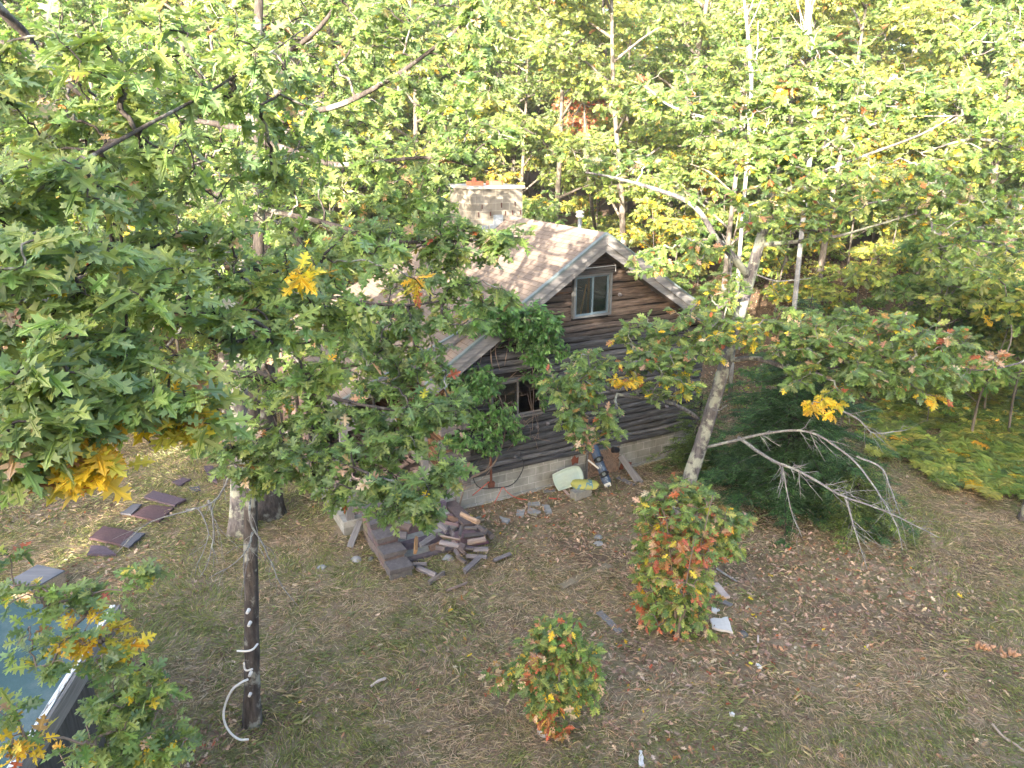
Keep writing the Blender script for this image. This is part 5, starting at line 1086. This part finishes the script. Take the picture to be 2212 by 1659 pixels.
# --- hemlock
def conifer(name, base, h, r, nb, label, mix={'fir': 1}, group=None, lay=1.0, loc=None, needle=.020):
    b = ground(*base) if loc is None else np.array(loc, float); t = empty(name, b, 0, label, 'conifer', group)
    mb = MB(); wood(mb, limb([[0, 0, -.1], [0, 0, h * .5], [.05, 0, h]], h * .016 + .03, .01), 8)
    P = []; D = []; S = []; Cc = []
    for i in range(nb):
        f = (i + R.uniform()) / nb; z = h * (.04 + .94 * f); L = r * (1 - f) ** .8 * R.uniform(.45, 1.2) + .12; a = i * 2.4 + R.uniform(-.4, .4)
        d = np.array([math.cos(a), math.sin(a), R.uniform(-.05, .2)]); s = np.linspace(0, 1, 8)[:, None]; p = np.array([0, 0, z]) + d * L * s - np.array([0, 0, 1]) * (.25 * L * s ** 2)
        mb.tube(p, np.linspace(.018, .003, 8), 4)
        ns = max(6, int(L * 22))
        for j in range(ns):
            u = R.uniform(.12, 1); q = np.array([0, 0, z]) + d * L * u - np.array([0, 0, 1]) * (.25 * L * u * u); sd = 1 if j % 2 else -1
            lat = np.array([-d[1], d[0], 0]) * sd; dd = norm(lat * R.uniform(.5, 1.1) + d * R.uniform(.5, .9) + [0, 0, R.uniform(-.3, .1)]); l = (.18 + .28 * L * (1 - u) * .9) * R.uniform(.6, 1.2)
            m = max(4, int(l / .035)); ss = np.linspace(.08, 1, m)[:, None]; pp = q + dd * l * ss - np.array([0, 0, 1]) * .12 * l * ss ** 2
            tone = R.uniform(.55, 1.35) * (.75 + .5 * u)
            for sgn in (1, -1):
                n2 = np.cross(dd, [0, 0, 1]) * sgn; P.append(pp); D.append(dd * .8 + n2 + R.normal(0, .12, (m, 3))); S.append((.05 + .07 * l) * (1.15 - ss[:, 0] * .8) * 1.5); Cc.append(np.full(m, tone))
    mb.build('trunk', M_BARKD, t, True)
    P = np.concatenate(P); D = norm(np.concatenate(D)); S = np.concatenate(S); n = len(P); cb = MB()
    add_leaves(cb, P, D, np.tile([0, 0, 1.], (n, 1)) + R.normal(0, .2, (n, 3)), S, pal(mix, n) * np.concatenate(Cc)[:, None], 'oval', .3, .62)
    cb.build('crown', M_LEAF2, t); return t
conifer('hemlock', (1690, 1085), 4.9, 2.7, 170, 'dark feathery hemlock low behind the bare limbs of the leaning oak')
conifer('hemlock', (1500, 1010), 2.0, 1.2, 60, 'small hemlock bough clump against the right end of the foundation')
conifer('hemlock', (1840, 1140), 1.6, 1.3, 55, 'low spreading hemlock at the right front of the big dark one')

# --- forest: templates copied over the hillside
bankroll = []
def template_tree(kind, i):
    h = dict(forest=13.5, tall=17., mid=6.2, low=2.2)[kind] * R.uniform(.93, 1.07); cr = dict(forest=2.6, tall=3.0, mid=1.7, low=1.0)[kind]
    lean = R.normal(0, .045 * h, 2); bare = dict(forest=.36, tall=.40, mid=.22, low=.1)[kind]
    r = dict(forest=.15, tall=.20, mid=.05, low=.02)[kind]
    top = np.array([lean[0], lean[1], h * .93]); trunk = [np.array([0, 0, -.3]), top * [.2, .2, .33] + np.append(R.normal(0, .1, 2), 0), top * [.6, .6, .66] + np.append(R.normal(0, .15, 2), 0), top]
    limbs = [limb(trunk, r, r * .25, 6)]
    nl = dict(forest=11, tall=12, mid=6, low=3)[kind]; bl = []
    for j in range(nl):
        f = bare + (.95 - bare) * (j + R.uniform(0, .8)) / nl; p = limbs[0][0][int(f * (len(limbs[0][0]) - 1))]; a = j * 2.4 + R.uniform(-.5, .5)
        L = cr * (1.15 - .65 * abs(f - .55) * 1.3) * R.uniform(.7, 1.25); d = np.array([math.cos(a), math.sin(a), R.uniform(.15, .6)])
        q = p + d * L; limbs.append(limb([p, p + d * L * .5 + [0, 0, .1 * L], q], r * .38, r * .1, 3))
        n = dict(forest=34, tall=36, mid=22, low=16)[kind]; bl.append((q * .85 + p * .15 + [0, 0, .1], (cr * .50, cr * .50, cr * .20), n))
    bl.append((top, (cr * .5, cr * .5, cr * .42), dict(forest=50, tall=60, mid=22, low=12)[kind]))
    mix = [{'green': 3, 'lime': 2, 'yellow': .05}, {'green': 2, 'lime': 2.5, 'tan': .08, 'yellow': .1}, {'green': 3, 'lime': 1, 'orange': .06}, {'lime': 3, 'green': 1, 'yellow': .2}][i % 4]
    if kind in ('mid', 'low'): mix = [{'lime': 3, 'green': 1.5, 'yellow': .25}, {'green': 3, 'lime': 1}, {'lime': 2, 'yellow': .7, 'green': 1}][i % 3]
    return tree(dict(forest='forest_tree', tall='tall_tree', mid='understory_tree', low='young_maple')[kind], (0, 0, 0), None, 'tree', None, limbs, bl, .245 if kind != 'low' else .16, 'low', mix, M_BARKF, k=9, dens=2.1, tilt=.9, sides=9, wood_sides=3, lmat=M_LEAF2, steps=3, curl=.2)
TP = {'forest': [template_tree('forest', i) for i in range(5)], 'tall': [template_tree('tall', i) for i in range(3)], 'mid': [template_tree('mid', i) for i in range(4)], 'low': [template_tree('low', i) for i in range(2)]}
used = set(); PLACED = []
def put(kind, x, y, label, group, sc_=None, i=None, rz=None, z=None, cat='tree', tilt=0.0):
    i = R.randint(len(TP[kind])) if i is None else i; src = TP[kind][i]
    o = src if (kind, i) not in used else copy_tree(src); used.add((kind, i))
    s = sc_ or R.uniform(.85, 1.15); o.location = (x, y, float(hz(x, y)) if z is None else z); o.scale = (s, s, s); o.rotation_euler = (0, tilt, R.uniform(0, 6.28) if rz is None else rz)
    tag(o, label, cat, group); PLACED.append((x, y, kind)); return o
# trees one can tell apart, by the foot of their trunks
for px, py, kind, s, lab in ((1418, 612, 'tall', 1.05, 'pale straight trunk rising just behind the cabin roof peak'), (1485, 578, 'forest', .9, 'dark trunk behind the roof slope, between the pale trunk and the leaning oak'),
     (1692, 588, 'forest', .9, 'dark reddish trunk right behind the top of the leaning oak'), (1757, 678, 'forest', .95, 'straight grey trunk on the leaf strewn slope right of the leaning oak'),
     (1915, 536, 'tall', 1.0, 'dark trunk standing alone on the shaded brown slope'), (1966, 668, 'forest', .75, 'thin brown trunk left of the sunlit trunk group'), (1998, 672, 'forest', .95, 'dark trunk in the sunlit group on the right slope'),
     (2083, 690, 'forest', 1.0, 'sunlit speckled trunk in the middle of the right slope group'), (2130, 712, 'tall', 1.0, 'leaning sunlit trunk at the right of the slope group'), (1640, 470, 'tall', 1.1, 'tall pale trunk above the leaning oak near the top of the photo'),
     (1345, 540, 'forest', .9, 'trunk behind the vent pipe'), (2205, 600, 'tall', 1.0, 'tree at the right edge above the sunlit group')):
    p = ground(px, py); put(kind, p[0], p[1], lab, None, s, tilt=(.12 if 'leaning sunlit' in lab else 0))
p = ground(2222, 1135); b0 = p
ontree('oak_tree', (2232, 1125), 'thick grey trunk foot cut off by the right edge of the photo', [WY(2250, 1040, p[1]), WY(2300, 900, p[1] + .2), WY(2370, 600, p[1] + .3), WY(2430, 300, p[1] + .4)], .22, .12, [B(2330, 250, 120, 120, 15, 40), B(2250, 60, 160, 100, 15, 40)], .18, {'green': 1, 'lime': 1}, M_BARKL, 6, sides=12)
q0 = np.array([12.2, 13.0, 0.]); q0[2] = float(hz(12.2, 13.0)) - .1
lr = [limb([q0, q0 + [0, .2, 4], q0 + [-.2, .3, 8], q0 + [-.3, .5, 12]], .2, .07), limb([q0 + [-.1, .2, 5.2], Wd(2230, 560, 13.5), Wd(2120, 520, 13), Wd(2010, 540, 12.8)], .05, .01), limb([q0 + [-.2, .3, 7.5], Wd(2240, 330, 13.5), Wd(2110, 300, 13.2), Wd(1990, 330, 13)], .06, .01), limb([q0 + [-.2, .4, 9.5], Wd(2250, 100, 13.5), Wd(2120, 90, 13.3)], .05, .01), limb([q0 + [0, .1, 3.4], Wd(2280, 760, 12.5), Wd(2200, 785, 12.5), Wd(2120, 800, 12.4), Wd(2060, 790, 12.4)], .03, .006)]
tree('oak_tree', q0, 'green oak reaching in from beyond the right edge above the bracken', 'tree', None, lr, [B(2150, 560, 110, 50, 13, 26), B(2040, 560, 70, 35, 12.8, 12), B(2160, 430, 100, 60, 13, 26), B(2060, 340, 110, 50, 13, 24), B(2160, 280, 90, 60, 13.2, 22), B(2180, 130, 90, 90, 13.4, 26), B(2000, 480, 50, 25, 12.9, 7), B(2100, 60, 90, 60, 13.4, 14), B(2120, 780, 60, 18, 12.4, 6, {'tan': 2, 'orange': 1, 'green': 1})], .17, 'mid', {'green': 3, 'lime': 2, 'yellow': .15, 'tan': .1}, M_BARKL, 7, dens=1.5, lmat=M_LEAF, sides=10)
# red maple
pm = WY(1262, 300, 30.); 
ontree('red_maple', (1290, 520), 'small maple turned salmon red behind the chimney', [WY(1275, 420, 30), WY(1265, 300, 30.2), WY(1262, 220, 30.4)], .09, .03, [B(1262, 215, 75, 26, 30, 70), B(1245, 270, 55, 28, 29.5, 50), B(1250, 320, 36, 30, 29.5, 34), B(1310, 225, 40, 22, 30, 26)], .20, {'red': 5, 'tan': 1, 'lime': .8}, M_BARKF, 6, lmat=M_LEAF2, wood_sides=3)
# bare pale snags in the upper right
for pts, r, lab in (([Wd(1765, 160, 19), Wd(1752, 90, 19), Wd(1745, 20, 19), Wd(1742, -60, 19)], .08, 'bleached forked dead trunk at the top of the photo right of centre'), ([Wd(1622, 190, 20), Wd(1616, 90, 20), Wd(1605, -20, 20)], .07, 'straight white dead trunk at the top left of the forked one')):
    mb = MB(); b_ = np.array(pts[0]); gz = float(hz(b_[0], b_[1] + 3)); foot = np.array([b_[0] + .3, b_[1], gz]); t = empty('dead_tree', foot, 0, lab, 'tree')
    deadwood(mb, [np.zeros(3), (b_ - foot) * .5, b_ - foot] + [np.array(q_) - foot for q_ in pts[1:]], r, .03, 8, 1.6, 8, 2, .55); mb.build('trunk', m_bark('bleached_bark', (.16, .15, .14), (.34, .32, .30), (.40, .39, .36), .5), t, True)
FL = {'forest': 'slender green tree in the sunlit wood behind the clearing', 'tall': 'tall green tree in the sunlit wood behind the clearing', 'mid': 'thin understory tree between the taller trunks', 'low': 'knee high yellow green sapling on the forest floor'}
FG = {'forest': 'trees of the wood behind the cabin', 'tall': 'tall trees of the wood behind the cabin', 'mid': 'understory trees of the wood', 'low': 'saplings on the forest floor'}
def scatter(kind, n, y0, y1, mind, seed, cond=lambda x, y: True, label=None, group=None, s=None):
    st_ = np.random.RandomState(seed); c = 0; tries = 0
    while c < n and tries < n * 60:
        tries += 1; y = y0 + (y1 - y0) * st_.uniform() ** .8; x = st_.uniform(-1, 1) * (.74 * (y * .95 + 2.5) + 2.)
        if not cond(x, y) or any((x - a) ** 2 + (y - b) ** 2 < mind ** 2 for a, b, k in PLACED if (k == kind or kind in ('forest', 'tall') and k in ('forest', 'tall'))): continue
        put(kind, x, y, label or FL[kind], group or FG[kind], (s or 1) * st_.uniform(.85, 1.15)); c += 1
free = lambda x, y: not (-7.5 < x < 9 and y < 27)
shade_hole = lambda x, y: not (8.5 < x < 16 and y < 27)
scatter('forest', 120, 25, 75, 2.9, 1, lambda x, y: free(x, y) and shade_hole(x, y))
scatter('tall', 60, 33, 95, 3.6, 2, free)
scatter('forest', 8, 20, 30, 3., 3, lambda x, y: x < -9.5)
scatter('mid', 130, 24, 55, 1.7, 4, lambda x, y: free(x, y) and not (6 < x < 17 and y < 26) and y > 22 + .1 * abs(x))
scatter('mid', 9, 20, 25, 2.2, 14, lambda x, y: x < -10 or x > 18)
scatter('low', 16, 17.5, 24, 1.1, 44, lambda x, y: x > 12, s=1.9)
scatter('mid', 16, 26, 42, 1.6, 24, lambda x, y: x > 11 + .12 * y or (x > 8 and y > 27))
scatter('low', 130, 19.0, 40, .9, 5, lambda x, y: (x > 7.5 or x < -9.5 or y > 25))
# bracken on the right
mb = MB(); T = []; D = []; 
for i in range(300):
    px, py = R.uniform(1880, 2250), R.uniform(840, 1080)
    if py > 1060 - (2212 - px) * .35 + 70 * vnoise(px * .02, py * .02): continue
    b_ = ground(px, py); nfr = R.randint(3, 6)
    for j in range(nfr):
        a = R.uniform(0, 6.28); d = np.array([math.cos(a), math.sin(a), 0]); L = R.uniform(.35, .75)
        s_ = np.linspace(.15, 1, 15); P_ = b_ + d * (L * s_)[:, None] + np.array([0, 0, 1]) * (L * (.95 * s_ - .75 * s_ ** 2) + .06)[:, None]
        for sd in (1, -1):
            lat = np.array([-d[1], d[0], -.15]) * sd; l_ = (.20 * np.sin(np.clip(s_, 0, 1) * 2.7 + .3) * L / .6 + .02); T.append(P_); D.append((lat + d * .25, l_))
pos = np.concatenate(T); dd = np.concatenate([np.tile(d_, (15, 1)) for d_, l_ in D]); sz = np.concatenate([l_ for d_, l_ in D]); cm = np.repeat(pal({'lime': 3, 'green': 1.5, 'yellow': .12}, len(D) // 2), 30, 0)
add_leaves(mb, pos, dd + R.normal(0, .06, dd.shape), np.tile([0, 0, 1.], (len(pos), 1)) + R.normal(0, .15, pos.shape), sz, cm, 'oval', .3, .8)
tag(mb.build('bracken_ferns', M_LEAF2), 'yellow green bracken ferns covering the ground at the right edge', None, None, 'stuff')
# low green cover under the trees
mb = MB(); n = 16000; y = R.uniform(18.5, 45, n); x = R.uniform(-1, 1, n) * (.74 * (y * .95 + 2.5) + 1); k_ = (vnoise(x, y, .35, 61) > .5) & ~in_house(x, y) & ((np.abs(x) > 7) | (y > 24)); x, y = x[k_], y[k_]
T = np.stack([x, y, hz(x, y) + R.uniform(.05, .5, len(x))], 1); rosettes(mb, T, np.tile([0, 0, 1.], (len(T), 1)), 4, .12, {'green': 2, 'lime': 1.4, 'yellow': .15}, 'low'); tag(mb.build('forest_undergrowth', M_LEAF2), 'low green leafy plants over the shaded forest floor', None, None, 'stuff')
# --- the wood behind the camera, which shades the clearing
st_ = np.random.RandomState(12)
for i in range(44):
    x = -34 + 60 * ((i % 22) + st_.uniform(.1, .9)) / 22; y = -15 - 7 * (i // 22) + st_.uniform(-2, 2)
    if abs(x - (-9.2 - .441 * (13.6 - y))) < 2.3: continue
    put('tall' if i % 3 else 'forest', x, y, 'tree of the wood behind the viewer', 'trees of the wood behind the viewer', (.94 if i % 3 else 1.14) * st_.uniform(.90, 1.08))
for i in range(26):
    x = -28 + 44 * (i + st_.uniform(.1, .9)) / 26
    if abs(x - (-9.2 - .441 * 25.6)) > 1.8: put('mid', x, -12 + st_.uniform(-2, 2), 'unseen small tree added behind the viewer to block sun spots on the clearing', 'small trees behind the viewer', 1.65)
for x, y in ((-2.9, -12.5), (-4.4, -13.5), (-1.2, -13), (-7.4, -12.3), (-9.2, -13), (-6.3, -14)): put('mid', x, y, 'unseen small tree added behind the viewer to block sun spots on the clearing', 'small trees behind the viewer', 1.75)  # extra unseen trees, added only to block stray sun spots on the grass
for k_, v_ in TP.items():
    for j, o in enumerate(v_):
        if (k_, j) not in used:
            for c in list(o.children): bpy.data.objects.remove(c)
            bpy.data.objects.remove(o)

# --- evening air
HAZE = .0007
mb = MB(); mb.box((-175, -65, -6), (175, 176, 62)); q = N('haze_air'); q.t.nodes.remove(q.b); vp = q.n('VolumePrincipled'); vp.inputs['Color'].default_value = (.95, .93, .86, 1); vp.inputs['Density'].default_value = HAZE; vp.inputs['Anisotropy'].default_value = .2
q.l(vp.outputs[0], q.out.inputs['Volume']); tag(mb.build('haze', q.m), kind='stuff'); sc.cycles.volume_bounces = 0
